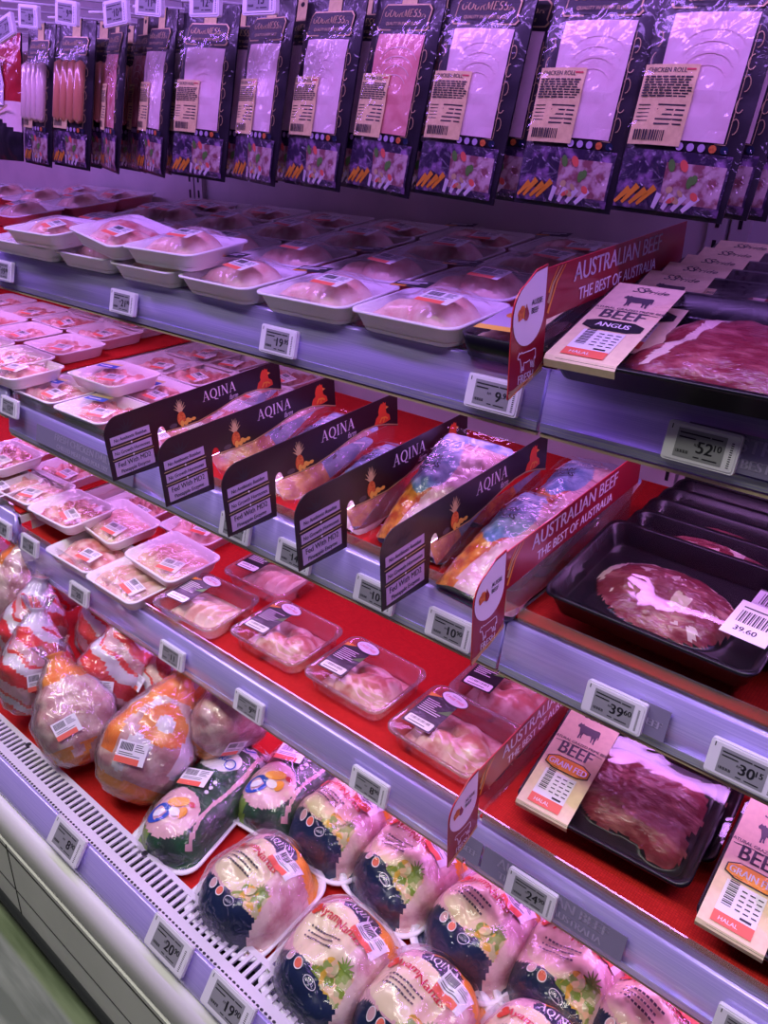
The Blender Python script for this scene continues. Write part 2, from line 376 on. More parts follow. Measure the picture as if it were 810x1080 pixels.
# well
y0, z0, s = SHELF['W']
t = thing('refrigerated_case', 'long white refrigerated case body with lower well and slotted air grille', 'refrigerated case', ((XL + XR) / 2, .40, 0))
cx = (XL + XR) / 2; WW = XR - XL
def bx(mb, x, y, z, a, b, c): mb.box((x - cx, y - .40, z), (a, b, c)); return mb
bx(MB().use('case_white'), cx, (y0 + WALL_Y) / 2, z0 - .045, WW, WALL_Y - y0, .05).build('well_floor', t)
mb = MB().use('grille_white')
gz = H - 1.101
bx(mb, cx, .5015, gz, WW, .009, .004); bx(mb, cx, .457, gz, WW, .018, .004); bx(mb, cx, .506, gz - .03, WW, .002, .06)
x = -1.9
while x < .2:
    bx(mb, x, .482, gz, .0068, .034, .0038); x += .0146
bx(mb, (-1.9 + XL) / 2, .482, gz, -1.9 - XL, .034, .0035)
mb.use('ink'); x = -1.9
while x < .2:
    mb.M = Matrix.Translation((x - cx, .4505 - .40, gz + .0022)); mb.ell(0, 0, .0032, .0022, n=8); x += .0085
for x in (-1.30, -.905, -.50, -.1):
    mb.M = Matrix.Translation((x - cx, .498 - .40, gz + .0023)); mb.ell(0, 0, .006, .006, n=12)
mb.M = Matrix(); mb.build('air_grille', t)
bx(MB().use('dark_gap'), cx, .478, gz - .05, WW, .05, .004).build('air_duct', t)
mb = MB().use('rail', True)
prof = [(.448, H - 1.100), (.442, H - 1.103), (.428, H - 1.138), (.422, H - 1.144), (.420, H - 1.154), (.424, H - 1.158), (.45, H - 1.16)]
mb.loft([[(sx * WW / 2, p[0] - .4, p[1]) for p in prof] for sx in (-1, 1)], True, True); mb.smooth = False; mb.build('price_rail', t)
mb = MB().use('case_white', True)
prof = [(.425, H - 1.155), (.402, H - 1.17), (.398, H - 1.20), (.402, H - 1.24), (.408, H - 1.255), (.46, H - 1.26)]
mb.loft([[(sx * WW / 2, p[0] - .4, p[1]) for p in prof] for sx in (-1, 1)], True, True); mb.smooth = False; mb.build('front_panel', t)
mb = MB().use('grey_panel'); bx(mb, cx, .43, H - 1.35, WW, .06, .20)
mb.use('dark_gap')
for x in (-2.2, -1.245, -.3): bx(mb, x, .3995, H - 1.35, .003, .001, .2)
bx(mb, cx, .3995, H - 1.262, WW, .001, .003); bx(mb, cx, .3995, H - 1.375, WW, .001, .0015)
mb.build('lower_panel', t)
mb = MB().use('rubber', True); mb.loft([[(sx * WW / 2, .015 + .026 * math.cos(q * PI / 6), H - 1.458 + .018 * math.sin(q * PI / 6)) for q in range(12)] for sx in (-1, 1)], True, True); mb.build('bumper', t)
bx(MB().use('rubber'), cx, .46, .04, WW, .06, .08).build('kick_plate', t)
bx(bx(MB().use('case_white'), cx, .79, H + .585, WW, .90, .05), cx, .335, H + .70, WW, .02, .34).build('light_block_canopy', t)  # unseen top, added with a tall fascia to keep shop light off the shelves
mb = MB().use('red_mat'); L_ = WALL_Y - .03 - y0
mb.box((0, L_ / 2, .0015), (WW - .01, L_ - .01, .003)); o = mb.build('well_mat', None, (cx, y0, z0 - .002), (math.atan(s), 0, 0)); tag(o, 'red ribbed mat lining the lower well under the whole chickens', 'shelf mat')

# ================================================================== PACK PARTS
def label2d(mb, cx, cy, w, h, z=0, red=True, rot=0, warp=None):
    """white price sticker: bar code, tiny print, orange band"""
    M0 = mb.M.copy(); mb.M = M0 @ Matrix.Translation((cx, cy, z)) @ Matrix.Rotation(rot, 4, 'Z')
    mb.use('white_paper'); mb.rect(-w / 2, -h / 2, w / 2, h / 2)
    e = .0003; mb.use('ink')
    x = -w * .42
    rr = random.Random(int(w * 1e5))
    while x < w * .0:
        q = rr.choice((.012, .02, .03)) * w; mb.rect(x, h * .08, x + q, h * .42, e); x += q + w * .02
    for i in range(4): mb.rect(w * .08, h * (.38 - .09 * i), w * rr.uniform(.3, .45), h * (.41 - .09 * i), e)
    for i in range(2): mb.rect(-w * .42, -h * (.05 + .09 * i), w * rr.uniform(.0, .4), -h * (.02 + .09 * i), e)
    if red: mb.use('orange_red'); mb.rect(-w * .5, -h * .5, w * .32, -h * .22, e)
    mb.M = M0
def blobheight(blobs, x, y, k=.004):
    s = 0
    for (cx, cy, a, b, an, h) in blobs:
        ca, sa = math.cos(an), math.sin(an); dx, dy = x - cx, y - cy
        u = (dx * ca + dy * sa) / a; v = (-dx * sa + dy * ca) / b; q = 1 - u * u - v * v
        z = h * math.sqrt(q) if q > 0 else -.01
        s += math.exp(z / k)
    return k * math.log(s) if s > 0 else 0
def even(w, l, r, n):
    """the rounded rectangle outline with evenly spaced points"""
    p = rrect(w, l, r, 0, 6); p.append(p[0]); d = [0]
    for a, b in zip(p, p[1:]): d.append(d[-1] + math.hypot(b[0] - a[0], b[1] - a[1]))
    out = []; k = 0
    for i in range(n):
        t = d[-1] * i / n
        while d[k + 1] < t: k += 1
        u = (t - d[k]) / max(1e-9, d[k + 1] - d[k]); out.append((p[k][0] + (p[k + 1][0] - p[k][0]) * u, p[k][1] + (p[k + 1][1] - p[k][1]) * u, 0))
    return out
def field(mb, w, l, r, func, nr=16, n=8, classify=None):
    """height field over a rounded rectangle, as concentric rings"""
    rings = []
    out = even(w, l, r, n * 7 if n > 5 else 30)
    for i in range(nr + 1):
        q = max(.02, 1 - i / nr); rings.append([(p[0] * q, p[1] * q, func(p[0] * q, p[1] * q)) for p in out])
    if classify is None: mb.loft(rings, False, True)
    else:
        m = len(out); v = [p for R in rings for p in R]; f = []; ms = []
        for i in range(nr):
            for j in range(m):
                k = (j + 1) % m; f.append((i * m + j, i * m + k, (i + 1) * m + k, (i + 1) * m + j))
                c = [sum(v[a][t] for a in f[-1]) / 4 for t in (0, 1)]; ms.append(mb.mid(classify(*c)))
        f.append(tuple(range(nr * m, (nr + 1) * m))); ms.append(mb.mid(classify(0, 0)))
        mb.add(v, f, ms)
def foam_base(mb, w, l, h=.028, r=.018, lip=.004):
    mb.use('foam', True)
    R = lambda ww, ll, z: rrect(ww, ll, r, z, 5)
    mb.loft([R(w - .030, l - .030, 0), R(w - .022, l - .022, .002), R(w - .008, l - .008, h - .004), R(w, l, h - .003), R(w, l, h), R(w - 2 * lip, l - 2 * lip, h), R(w - .020, l - .020, h - .016), R(w - .030, l - .030, .006)], True, True)
    mb.smooth = False
def meat_blobs(kind, rnd, w, l):
    B = []
    if kind == 'leg':
        B = [(.016, .004, .056, .040, rnd.uniform(-.2, .4), .042), (-.034, -.006, .040, .023, .35, .030), (.034, -.016, .032, .026, 0, .034), (-.062, -.022, .018, .011, .4, .016)]
    elif kind == 'breast':
        B = [(-.024, .008, .052, .036, .5, .032), (.034, -.008, .046, .036, .4, .029), (.0, .034, .058, .020, .1, .020), (-.03, -.03, .035, .02, 0, .018)]
    elif kind == 'strips':
        B = [(-w * .34 + i * w * .098 + rnd.uniform(-.003, .003), rnd.uniform(-.005, .005), .009, l * .40, rnd.uniform(-.25, -.1), .019 + rnd.uniform(0, .006)) for i in range(8)]
    elif kind == 'organs':
        B = [(rnd.uniform(-.37, .37) * w, rnd.uniform(-.36, .36) * l, rnd.uniform(.009, .015), rnd.uniform(.008, .012), rnd.uniform(0, 3), rnd.uniform(.014, .022)) for i in range(34)]
    else:
        B = [(rnd.uniform(-.34, .34) * w, rnd.uniform(-.33, .33) * l, rnd.uniform(.015, .034), rnd.uniform(.008, .014), rnd.uniform(0, 3), rnd.uniform(.012, .024)) for i in range(20)]
    return B
def foam_pack(kind, seed, w=.165, l=.128, sticker='white', promo=False, label='', cat='tray of chicken'):
    rnd = random.Random(seed); t = thing('chicken_tray', label, cat)
    mb = MB(); foam_base(mb, w, l); mb.build('tray', t)
    B = meat_blobs(kind, rnd, w, l)
    hf = lambda x, y: max(.007, .004 + blobheight(B, x, y, .0022) + .0016 * nz(x + seed, y, 0, 120))
    mb = MB().use({'leg': 'skin', 'breast': 'flesh', 'strips': 'skin', 'organs': 'organ'}.get(kind, 'flesh'), True)
    field(mb, w - .018, l - .018, .016, hf, 22, 9); mb.build('chicken_meat', t)
    def ff(x, y):
        e = max(0, 1 - (2 * x / w) ** 4) * max(0, 1 - (2 * y / l) ** 4)
        m = 0
        for dx in (-.012, 0, .012):
            for dy in (-.012, 0, .012): m = max(m, hf(x + dx, y + dy))
        return .0285 + max(0, m - .026) * min(1, e * 1.6) + .0012 * e * nz(x + seed, y, 3, 60)
    mb = MB().use('cling', True); field(mb, w + .001, l + .001, .018, ff, 14, 6)
    mb.build('cling_film', t)
    zf = lambda x, y: ff(x, y) + .0012
    mb = MB(); an = rnd.uniform(-.35, .25); lx, ly = w * .20, -l * .20; lw, lh = .050, .034
    zc = max(zf(lx + a * lw / 2, ly + b * lh / 2) for a in (-1, 0, 1) for b in (-1, 0, 1)); mb.M = Matrix.Translation((lx, ly, zc)) @ Matrix.Rotation(math.radians(6), 4, 'X') @ Matrix.Rotation(an, 4, 'Z'); label2d(mb, 0, 0, lw, lh); mb.build('price_label', t)
    if promo:
        mb = MB(); px, py = -w * .27, l * .16; mb.M = Matrix.Translation((px, py, max(zf(px, py), zf(px + .02, py), zf(px - .02, py)) + .001)) @ Matrix.Rotation(.2, 4, 'Z')
        if promo == 'dark':
            mb.use('ink'); mb.rect(-.026, -.015, .026, .015); mb.use('white_ink'); mb.rect(-.022, -.002, .01, .001, .0003); mb.rect(-.022, .005, .018, .008, .0003); mb.use('orange'); mb.rect(-.026, -.015, -.004, -.008, .0003)
        else:
            mb.use('blue_ink'); mb.rect(-.026, -.015, .026, .004); mb.use('straw'); mb.rect(-.026, .004, .026, .015); mb.use('white_ink'); mb.rect(-.020, -.008, .012, -.004, .0003)
        mb.build('brand_label', t)
    return t
PROTO = {}
def foam(kind, v, promo, label, loc, rot, group):
    key = (kind, v, promo)
    if key not in PROTO:
        o = foam_pack(kind, hash(kind) % 7 * 0 + v * 13 + len(kind), promo=promo, label=label, cat='tray of chicken'); PROTO[key] = o
        o.location = loc; o.rotation_euler = rot; o['group'] = group; return o
    return dup(PROTO[key], label, loc, rot, group)

# ================================================================== FOAM TRAYS ON THE SHELVES
def rest(k, x, y, dz=0, up=0): return (x, y, surf_z(k, y) + .0035 + dz + up)
DZL = {'A': .004, 'B': .035, 'C': .045}
ROWS = ['front row', 'second row', 'third row', 'back row']
CNT = 0
def tray_row(k, ry, row, xs, kinds, shelfname, mark, promo_of, skip=()):
    global CNT
    for i, x in enumerate(xs):
        if i in skip: continue
        CNT += 1; rr = random.Random(CNT * 7 + 1)
        kind = kinds[(i * 3 + row * 2) % len(kinds)]; v = (i + row) % 3; pr = promo_of(i, row)
        word = {'leg': 'a chicken leg', 'breast': 'chicken breast', 'strips': 'chicken feet', 'organs': 'chicken giblets', 'parts': 'chicken pieces'}[kind]
        lab = 'foam tray of %s, %s shelf %s, %s from %s' % (word, shelfname, ROWS[row], ORD[i], mark)
        dz = DZL[k] if x < SEAM_L - .06 else 0
        if SEAM_L - .06 <= x < SEAM_L + .085: x = SEAM_L + .088
        foam(kind, v, pr, lab, rest(k, x + rr.uniform(-.003, .003), ry + rr.uniform(-.002, .002), dz), (tilt(k), 0, rr.uniform(-.03, .03)), 'foam trays on the %s shelf' % shelfname)
pA = lambda i, r: 'dark' if i < 3 else False
tray_row('A', .790, 0, [-.585 - .176 * i for i in range(7)], ['leg', 'leg', 'breast'], 'top', 'the beef sign', pA)
tray_row('A', .922, 1, [-.600 - .178 * i for i in range(8)], ['leg', 'breast', 'leg'], 'top', 'the beef sign', lambda i, r: 'dark' if i < 2 else False)
tray_row('A', 1.055, 2, [-.585 - .178 * i for i in range(10)], ['leg', 'leg', 'breast'], 'top', 'the beef sign', lambda i, r: False)
tray_row('A', 1.170, 3, [-.600 - .178 * i for i in range(11)], ['breast', 'leg', 'leg'], 'top', 'the beef sign', lambda i, r: 'dark' if i < 2 else False, (9, 10))
pB = lambda i, r: 'blue' if i < 3 and r < 2 else False
tray_row('B', .785, 0, [-1.19 - .176 * i for i in range(5)], ['parts', 'parts', 'breast'], 'second', 'the first pineapple card', pB)
tray_row('B', .917, 1, [-1.20 - .178 * i for i in range(6)], ['parts', 'breast', 'parts'], 'second', 'the first pineapple card', pB)
tray_row('B', 1.048, 2, [-1.24 - .176 * i for i in range(7)], ['parts', 'parts', 'breast'], 'second', 'the first pineapple card', pB)
tray_row('B', 1.165, 3, [-1.26 - .178 * i for i in range(5)], ['parts', 'breast', 'breast'], 'second', 'the first pineapple card', lambda i, r: False)
def loose(k, px, py, hrim, kind, v, promo, label, group, yaw=0, pitch=0, rolly=0, dz=0):
    p = on(k, px, py, hrim); foam(kind, v, promo, label, (p.x, p.y, p.z - .030), (tilt(k) + pitch, rolly, yaw), group)
G = 'foam trays stacked on other trays'
loose('A', 197, 254, .066, 'leg', 0, False, 'foam tray of chicken leg stacked on the top shelf, rightmost of the three stacked', G, .06)
loose('A', 132, 240, .072, 'breast', 1, False, 'tilted foam tray of chicken breast, middle of three stacked on the top shelf', G, -.12, .03, .10)
loose('A', 62, 236, .066, 'breast', 2, False, 'foam tray of chicken breast, leftmost of three stacked on the top shelf', G, .04)
loose('B', 121, 392, .064, 'parts', 1, 'blue', 'foam tray of chicken pieces stacked on other trays of the second shelf', G, .03)
loose('B', 20, 385, .064, 'breast', 0, False, 'white foam tray of chicken breast stacked at the far left of the second shelf', G, .05)
GC = 'foam trays on the third shelf'
loose('C', 36, 512, .075, 'strips', 0, False, 'foam tray of chicken feet in the left bay of the third shelf, beside giblets', GC, .05)
loose('C', 76, 534, .075, 'organs', 1, False, 'white foam tray of chicken giblets on the third shelf at the bay seam', GC, .04)
loose('C', 97, 578, .030, 'breast', 1, False, 'foam tray on the third shelf front, half under a stacked feet tray', GC, .02)
loose('C', 142, 607, .030, 'strips', 2, False, 'white foam tray of chicken feet on the third shelf front edge, beside the clear packs', GC, .0)
loose('C', 73, 492, .075, 'parts', 2, False, 'white foam tray of chicken pieces in the second row of the third shelf, left bay', GC, .03)
loose('C', 148, 530, .030, 'organs', 0, False, 'white foam tray of giblets behind the stacked feet trays on the third shelf', GC, .04)
loose('C', 214, 552, .030, 'breast', 0, False, 'white foam tray of chicken breast under the first pineapple card on the third shelf', GC, .04)
loose('C', 285, 560, .030, 'breast', 2, False, 'foam tray of chicken breast on the third shelf, under the second pineapple card', GC, .02)
loose('C', 124, 547, .062, 'strips', 1, False, 'foam tray of chicken feet on top of two trays, upper of the stacked pair', G, -.06, .03, .05)
loose('C', 182, 584, .060, 'strips', 0, False, 'foam tray of chicken feet stacked beside the clear packs, lower of the pair', G, -.02, .02, .03)
loose('C', 5, 478, .110, 'organs', 2, False, 'white foam tray of small giblets stacked at the far left end of the third shelf', G, .05)
loose('C', 4, 505, .075, 'organs', 2, False, 'white foam tray of giblets cut by the left picture edge on the third shelf', GC, .0)
loose('C', 30, 470, .075, 'breast', 1, False, 'white foam tray of chicken breast at the back of the third shelf, left bay', GC, .0)

# dark tray beside the top beef sign
t = thing('black_tray_pack', 'black tray of chicken with a lilac and yellow label beside the top beef sign', 'tray of chicken', rest('A', -.452, .80), (tilt('A'), 0, 0))
mb = MB().use('black_plastic', True); mb.loft([rrect(.088, .13, .012, 0), rrect(.10, .14, .014, .026), rrect(.093, .133, .012, .026), rrect(.085, .125, .010, .006)], True, True); mb.build('tray', t)
B = meat_blobs('parts', random.Random(5), .095, .13)
mb = MB().use('flesh', True); field(mb, .085, .125, .01, lambda x, y: max(.008, blobheight(B, x, y)), 16, 6); mb.build('chicken_meat', t)
mb = MB().use('cling', True); field(mb, .1, .14, .014, lambda x, y: .027 + .004 * max(0, 1 - (20 * x) ** 2), 6, 5); mb.build('cling_film', t)
mb = MB(); mb.M = Matrix.Translation((-.01, .0, .033)) @ Matrix.Rotation(.1, 4, 'Z'); mb.use('lilac_panel'); mb.rect(-.03, -.05, .03, .03); mb.use('yellow'); mb.rect(-.03, -.06, .035, -.045, .0003); mb.use('orange'); mb.ell(-.01, 0, .008, .011, .0003); mb.use('ink'); mb.rect(-.02, .018, .02, .026, .0003); mb.build('label', t)

# ================================================================== CLEAR TRAYS WITH BLACK LABEL AND OVAL
def clear_pack(seed, label, kind='leg', w=.165, l=.135):
    rnd = random.Random(seed); t = thing('clear_chicken_pack', label, 'clear pack')
    mb = MB().use('clear_tray', True)
    R = lambda a, z, r=.02: rrect(w - a, l - a, r, z, 6)
    mb.loft([R(.03, 0), R(.022, .003), R(.012, .034), R(0, .036), R(0, .040), R(.008, .040), R(.018, .036), R(.028, .005)], True, True)
    mb.build('tray', t)
    B = meat_blobs(kind, rnd, w, l)
    if kind == 'leg': B = [(-.012, -.022, .035, .026, .6, .034), (.034, -.008, .034, .034, .2, .038), (.01, .026, .03, .02, 0, .026)]
    if kind == 'drum': B = [(.016, -.008, .045, .034, .2, .036), (-.022, -.018, .03, .022, -.6, .034), (.04, .02, .022, .016, 0, .03), (.0, .028, .04, .018, .1, .026)]
    if kind == 'wing': B = [(-.03 + .022 * i, -.012 + .004 * i, .012, .036, -.5 + .1 * i, .028 + .003 * (i % 2)) for i in range(5)]
    mb = MB().use({'leg': 'flesh', 'drum': 'flesh', 'wing': 'skin'}.get(kind, 'skin'), True)
    field(mb, w - .03, l - .03, .02, lambda x, y: max(.006, .004 + blobheight(B, x, y, .003) + .0015 * nz(x + seed, y, 0, 110)), 22, 9); mb.build('chicken_meat', t)
    mb = MB().use('cling_soft', True); field(mb, w - .004, l - .004, .02, lambda x, y: .0405 + .003 * max(0, 1 - (2.2 * x / w) ** 2) * max(0, 1 - (2.2 * y / l) ** 2), 8, 6); mb.build('lid_film', t)
    mb = MB(); mb.M = Matrix.Translation((-w * .27, .008, .0445)) @ Matrix.Rotation(.04, 4, 'Z')
    mb.use('black_foil'); mb.rect(-.026, -.048, .026, .030); mb.use('orange'); mb.poly([(-.026, .020), (-.004, .030), (-.026, .030)], .0003); mb.use('green_ink'); mb.poly([(.026, .0), (.026, .014), (.008, -.004)], .0003)
    mb.use('white_ink')
    for i in range(7): mb.rect(-.022, .014 - i * .0045, -.022 + rnd.uniform(.02, .04), .0155 - i * .0045, .0003)
    mb.use('white_paper'); mb.slab(P2(rrect(.046, .017, .003, 0, 2, 0, -.037)), .0002, .0006)
    mb.use('ink')
    for i in range(16): mb.rect(-.018 + i * .0022, -.036, -.018 + i * .0022 + rnd.choice((.0006, .0012)), -.031, .0007)
    mb.rect(-.018, -.042, .012, -.0405, .0007); mb.build('label', t)
    mb = MB(); mb.M = Matrix.Translation((-w * .20, .045, .0450)) @ Matrix.Rotation(-.1, 4, 'Z')
    mb.use('ink'); mb.ell(0, 0, .025, .0135, 0, 32); mb.use('white_paper'); mb.ell(0, 0, .0235, .012, .0003, 32); mb.use('red_ink'); mb.text('CAGE FREE', 0, -.003, .0072, .0006); mb.use('ink'); mb.text('FARM FRESH', 0, .004, .0032, .0006); mb.build('oval_sticker', t)
    return t
for (seed, px, py, kind, yaw, lab) in (
    (1, 218, 632, 'wing', .06, 'clear pack of chicken wings, leftmost of the clear packs on the shelf front'),
    (2, 303, 664, 'leg', .02, 'clear pack of two chicken thighs on the third shelf, above the 9.90 tag'),
    (3, 386, 708, 'drum', .0, 'clear pack of boned chicken leg, third of four along the shelf front'),
    (4, 480, 767, 'leg', -.03, 'clear pack of a single chicken fillet beside the lowest beef sign'),
    (5, 290, 600, 'wing', .05, 'clear pack of chicken wings in the second row, behind the leftmost clear packs'),
    (6, 540, 725, 'drum', .03, 'clear pack of chicken thigh in the second row, behind the lowest beef sign')):
    p = on('C', px, py, .040); t = clear_pack(seed, lab, kind); t.location = (p.x, p.y, p.z - .040); t.rotation_euler = (tilt('C'), 0, yaw); t['group'] = 'clear packs on the third shelf'

# ================================================================== DIVIDER CARDS
YZ = Matrix(((0, 0, 1, 0), (1, 0, 0, 0), (0, 1, 0, 0), (0, 0, 0, 1)))     # card x -> world y, card y -> world z, card face -> +x
def card_obj(mb, name, t): return mb.build(name, t)
def aqina_card(label, loc):
    t = thing('pineapple_divider_card', label, 'divider card', loc, (math.radians(5.1), 0, 0), 'pineapple divider cards')
    def m(): b = MB(); b.M = YZ.copy(); return b
    out = arc(.03, -.03, .03, .03, 180, 90, 8) + [(.378, 0), (.378, -.060)]
    low = [(.378, -.060), (.35, -.0505), (.32, -.043), (.29, -.042), (.26, -.046), (.22, -.055), (.18, -.061), (.14, -.060), (.112, -.058)]
    notch = arc(.104, -.056, .008, .012, 0, 180, 8)
    out += low[1:] + notch[0:] + [(.092, -.112), (.0, -.106)]
    b = m().use('ink'); b.slab(out, -.0010, .0); b.use('aqina_card'); b.poly(out, .0003); b.build('card', t)
    b = m(); e = .0008
    b.use('gold'); b.line([(p[0], p[1] + .002) for p in low], .0022, e)
    # leaf marks over the claims
    b.use('ink')
    for i, a in enumerate((150, 120, 95, 70, 40)): b.line([(.040, -.030), (.040 + .024 * math.cos(math.radians(a)), -.030 + .022 * math.sin(math.radians(a)))], [.005, .0005], e)
    # claims
    for (y0_, y1_) in ((-.047, -.033), (-.069, -.055), (-.101, -.076)): b.use('lilac_panel'); b.rect(.008, y0_, .082, y1_, e)
    b.use('straw'); b.rect(.006, -.0515, .084, -.0505, e); b.rect(.006, -.0730, .084, -.0720, e)
    b.use('white_ink'); b.ell(.045, -.051, .0016, .0016, e + .0002, 8); b.ell(.045, -.0725, .0016, .0016, e + .0002, 8)
    b.use('ink'); z = e + .0003
    b.text('No Antibiotic Residue', .045, -.0430, .0085, z, sx=.80, bold=.00015); b.text('No Growth Hormones', .045, -.0650, .0088, z, sx=.80, bold=.00015)
    b.text('Fed With MD2', .045, -.0865, .0122, z, sx=.84, bold=.0002); b.text('Pineapple Enzyme', .045, -.0975, .0092, z, sx=.84, bold=.00015)
    b.build('claims_panel', t)
    b = m(); b.use('straw')
    for a, ln in ((90, .022), (105, .020), (75, .020), (120, .018), (60, .018), (138, .014), (42, .014), (97, .024), (83, .023)):
        b.line([(.146, -.032), (.146 + ln * .6 * math.cos(math.radians(a)), -.032 + ln * .6 * math.sin(math.radians(a))), (.146 + ln * 1.15 * math.cos(math.radians(a)), -.032 + ln * math.sin(math.radians(a)))], [.003, .002, .0004], e)
    b.use('pineapple'); b.ell(.146, -.043, .0085, .0125, e + .0003); b.use('dark_ink'); b.ell(.128, -.051, .008, .004, e)
    b.use('yellow')
    for (x, y, a, c) in ((.146, -.052, .004, .006), (.154, -.053, .0045, .004), (.162, -.051, .0045, .0035), (.170, -.0505, .005, .003), (.158, -.048, .004, .003)): b.ell(x, y, a, c, e + .0006, 12)
    b.build('pineapple_picture', t)
    b = m(); b.use('white_ink'); b.serif('AQINA', .232, -.028, .018, e)
    b.text('farm', .262, -.041, .0135, e, shear=.3, sx=.8); b.build('brand_lettering', t)
    b = m(); b.use('rooster')
    R_ = [(.318, -.040), (.322, -.030), (.329, -.026), (.328, -.020), (.331, -.012), (.336, -.007), (.338, -.010), (.341, -.006), (.344, -.010), (.347, -.008), (.347, -.014), (.352, -.017), (.347, -.020), (.348, -.027), (.356, -.033), (.358, -.042), (.345, -.044), (.33, -.043)]
    b.poly(R_, e); b.use('orange'); b.line([(.331, -.040), (.336, -.033), (.345, -.034), (.351, -.038)], .003, e + .0003); b.line([(.340, -.042), (.343, -.034)], .002, e + .0003); b.use('yellow'); b.poly([(.347, -.016), (.354, -.018), (.347, -.020)], e + .0004)
    b.build('rooster_emblem', t)
    b = m().use('acrylic'); b.slab([(.094, -.056), (.37, -.052), (.37, -.108), (.13, -.100), (.11, -.094)], -.0026, -.0014); b.build('clear_divider', t)
    return t
a0 = None
for i, x in enumerate((-1.087, -.944, -.798, -.655, -.512)):
    lab = 'black pineapple and rooster divider card, %s of five from the left on the second shelf' % ORD[i]
    loc = (x, .617, H - .402)
    if a0 is None: a0 = aqina_card(lab, loc)
    else: dup(a0, lab, loc, (math.radians(5.1), 0, 0))
AUS = [(-.5, .05), (-.44, .2), (-.3, .28), (-.22, .40), (-.1, .42), (-.04, .36), (.06, .40), (.10, .28), (.2, .22), (.24, .44), (.3, .28), (.42, .10), (.5, -.08), (.46, -.26), (.34, -.38), (.2, -.36), (.1, -.26), (-.04, -.20), (-.2, -.24), (-.34, -.30), (-.44, -.24), (-.46, -.1)]
COW = [(-.50, .20), (-.46, .26), (-.42, .36), (-.40, .30), (-.34, .30), (-.30, .34), (-.26, .28), (.0, .27), (.2, .26), (.38, .28), (.46, .24), (.48, .05), (.49, -.10), (.46, -.12), (.45, .0), (.42, -.05), (.41, -.28), (.43, -.40), (.37, -.40), (.34, -.22), (.30, -.12), (.29, -.28), (.31, -.36), (.25, -.36), (.23, -.20), (.18, -.08), (.0, -.12), (-.14, -.09), (-.15, -.26), (-.13, -.36), (-.19, -.36), (-.21, -.20), (-.23, -.28), (-.23, -.40), (-.29, -.40), (-.29, -.18), (-.33, -.02), (-.37, .10), (-.42, .12), (-.47, .11)]
def beef_sign(label, loc):
    t = thing('beef_divider_sign', label, 'divider sign', loc, (math.radians(5.0), 0, 0), 'beef divider signs')
    def m(): b = MB(); b.M = YZ.copy(); return b
    out = arc(.026, -.034, .026, .030, 180, 100, 8) + [(.040, .006), (.060, .008), (.060, .004), (.40, .004), (.40, -.046), (.064, -.046), (.062, -.098), (.0, -.112)]
    b = m().use('red_ink'); b.slab(out, -.0012, 0); b.use('maroon'); b.poly(out, .0003); b.build('card', t)
    e = .0008; b = m().use('white_ink')
    drop = arc(.029, -.040, .028, .030, 60, 350, 24); drop = [(.001, -.034)] + arc(.026, -.034, .025, .030, 180, 110, 8) + [(.038, .004), (.058, .006), (.058, -.034)] + arc(.0295, -.034, .0285, .030, 0, -180, 16)[1:-1]
    b.poly(drop, e); b.build('white_badge', t)
    b = m().use('orange'); b.poly([(.018 + p[0] * .020, -.031 + p[1] * .020) for p in AUS], e + .0003); b.use('pineapple'); b.poly([(.018 + p[0] * .020, -.031 + p[1] * .020) for p in AUS if p[0] < .1], e + .0005)
    b.use('maroon'); b.poly([(.018 + p[0] * .020, -.031 + p[1] * .020) for p in AUS if p[0] > .08], e + .0006)
    b.use('dark_ink'); b.text('AUSSIE', .042, -.026, .0078, e + .0004, bold=.0002, sx=.85); b.text('BEEF', .039, -.034, .0078, e + .0004, bold=.0002, sx=.85); b.build('badge_print', t)
    b = m().use('white_ink'); cw = [(.030 + p[0] * .034, -.078 + p[1] * .028) for p in COW]
    b.line(cw + [cw[0]], .0011, e); b.text('FRESH', .030, -.1005, .0125, e, bold=.0003, sx=.85)
    b.build('fresh_print', t)
    b = m().use('gold'); b.line([(.0, -.109), (.02, -.102), (.045, -.099), (.062, -.088)], [.006, .003, .002, .001], e); b.line([(.0, -.104), (.03, -.105), (.062, -.095)], [.001, .002, .003], e); b.use('orange'); b.line([(.002, -.111), (.03, -.101), (.062, -.092)], .0015, e + .0003)
    b.build('gold_swoosh', t); b = m(); b.use('gold'); b.line([(.064, -.030), (.072, -.012), (.088, .003)], [.005, .003, .001], e); b.use('orange'); b.line([(.064, -.040), (.078, -.012), (.094, .003)], [.004, .0025, .001], e + .0002)
    b.line([(.064, -.02), (.069, -.010), (.080, .003)], [.003, .002, .001], e); b.build('gold_stripes', t)
    b = m().use('white_ink'); b.text('AUSTRALIAN BEEF', .220, -.0185, .0268, e, bold=.0005, sx=.97); b.text('THE BEST OF AUSTRALIA', .222, -.0395, .0185, e, bold=.0004, sx=.92); b.build('lettering', t)
    b = m().use('acrylic'); b.slab([(.066, -.04), (.39, -.04), (.39, -.105), (.10, -.090), (.068, -.08)], -.0030, -.0016); b.build('clear_divider', t)
    return t
s0 = beef_sign('maroon beef sign with white badge, on the top shelf', (-.383, .640, H - .108))
dup(s0, 'maroon beef sign with white badge, on the second shelf next to the last pineapple card', (-.372, .603, H - .398), s0.rotation_euler)
dup(s0, 'maroon beef sign with white badge, lowest of the three, on the third shelf', (-.368, .588, H - .690), s0.rotation_euler)

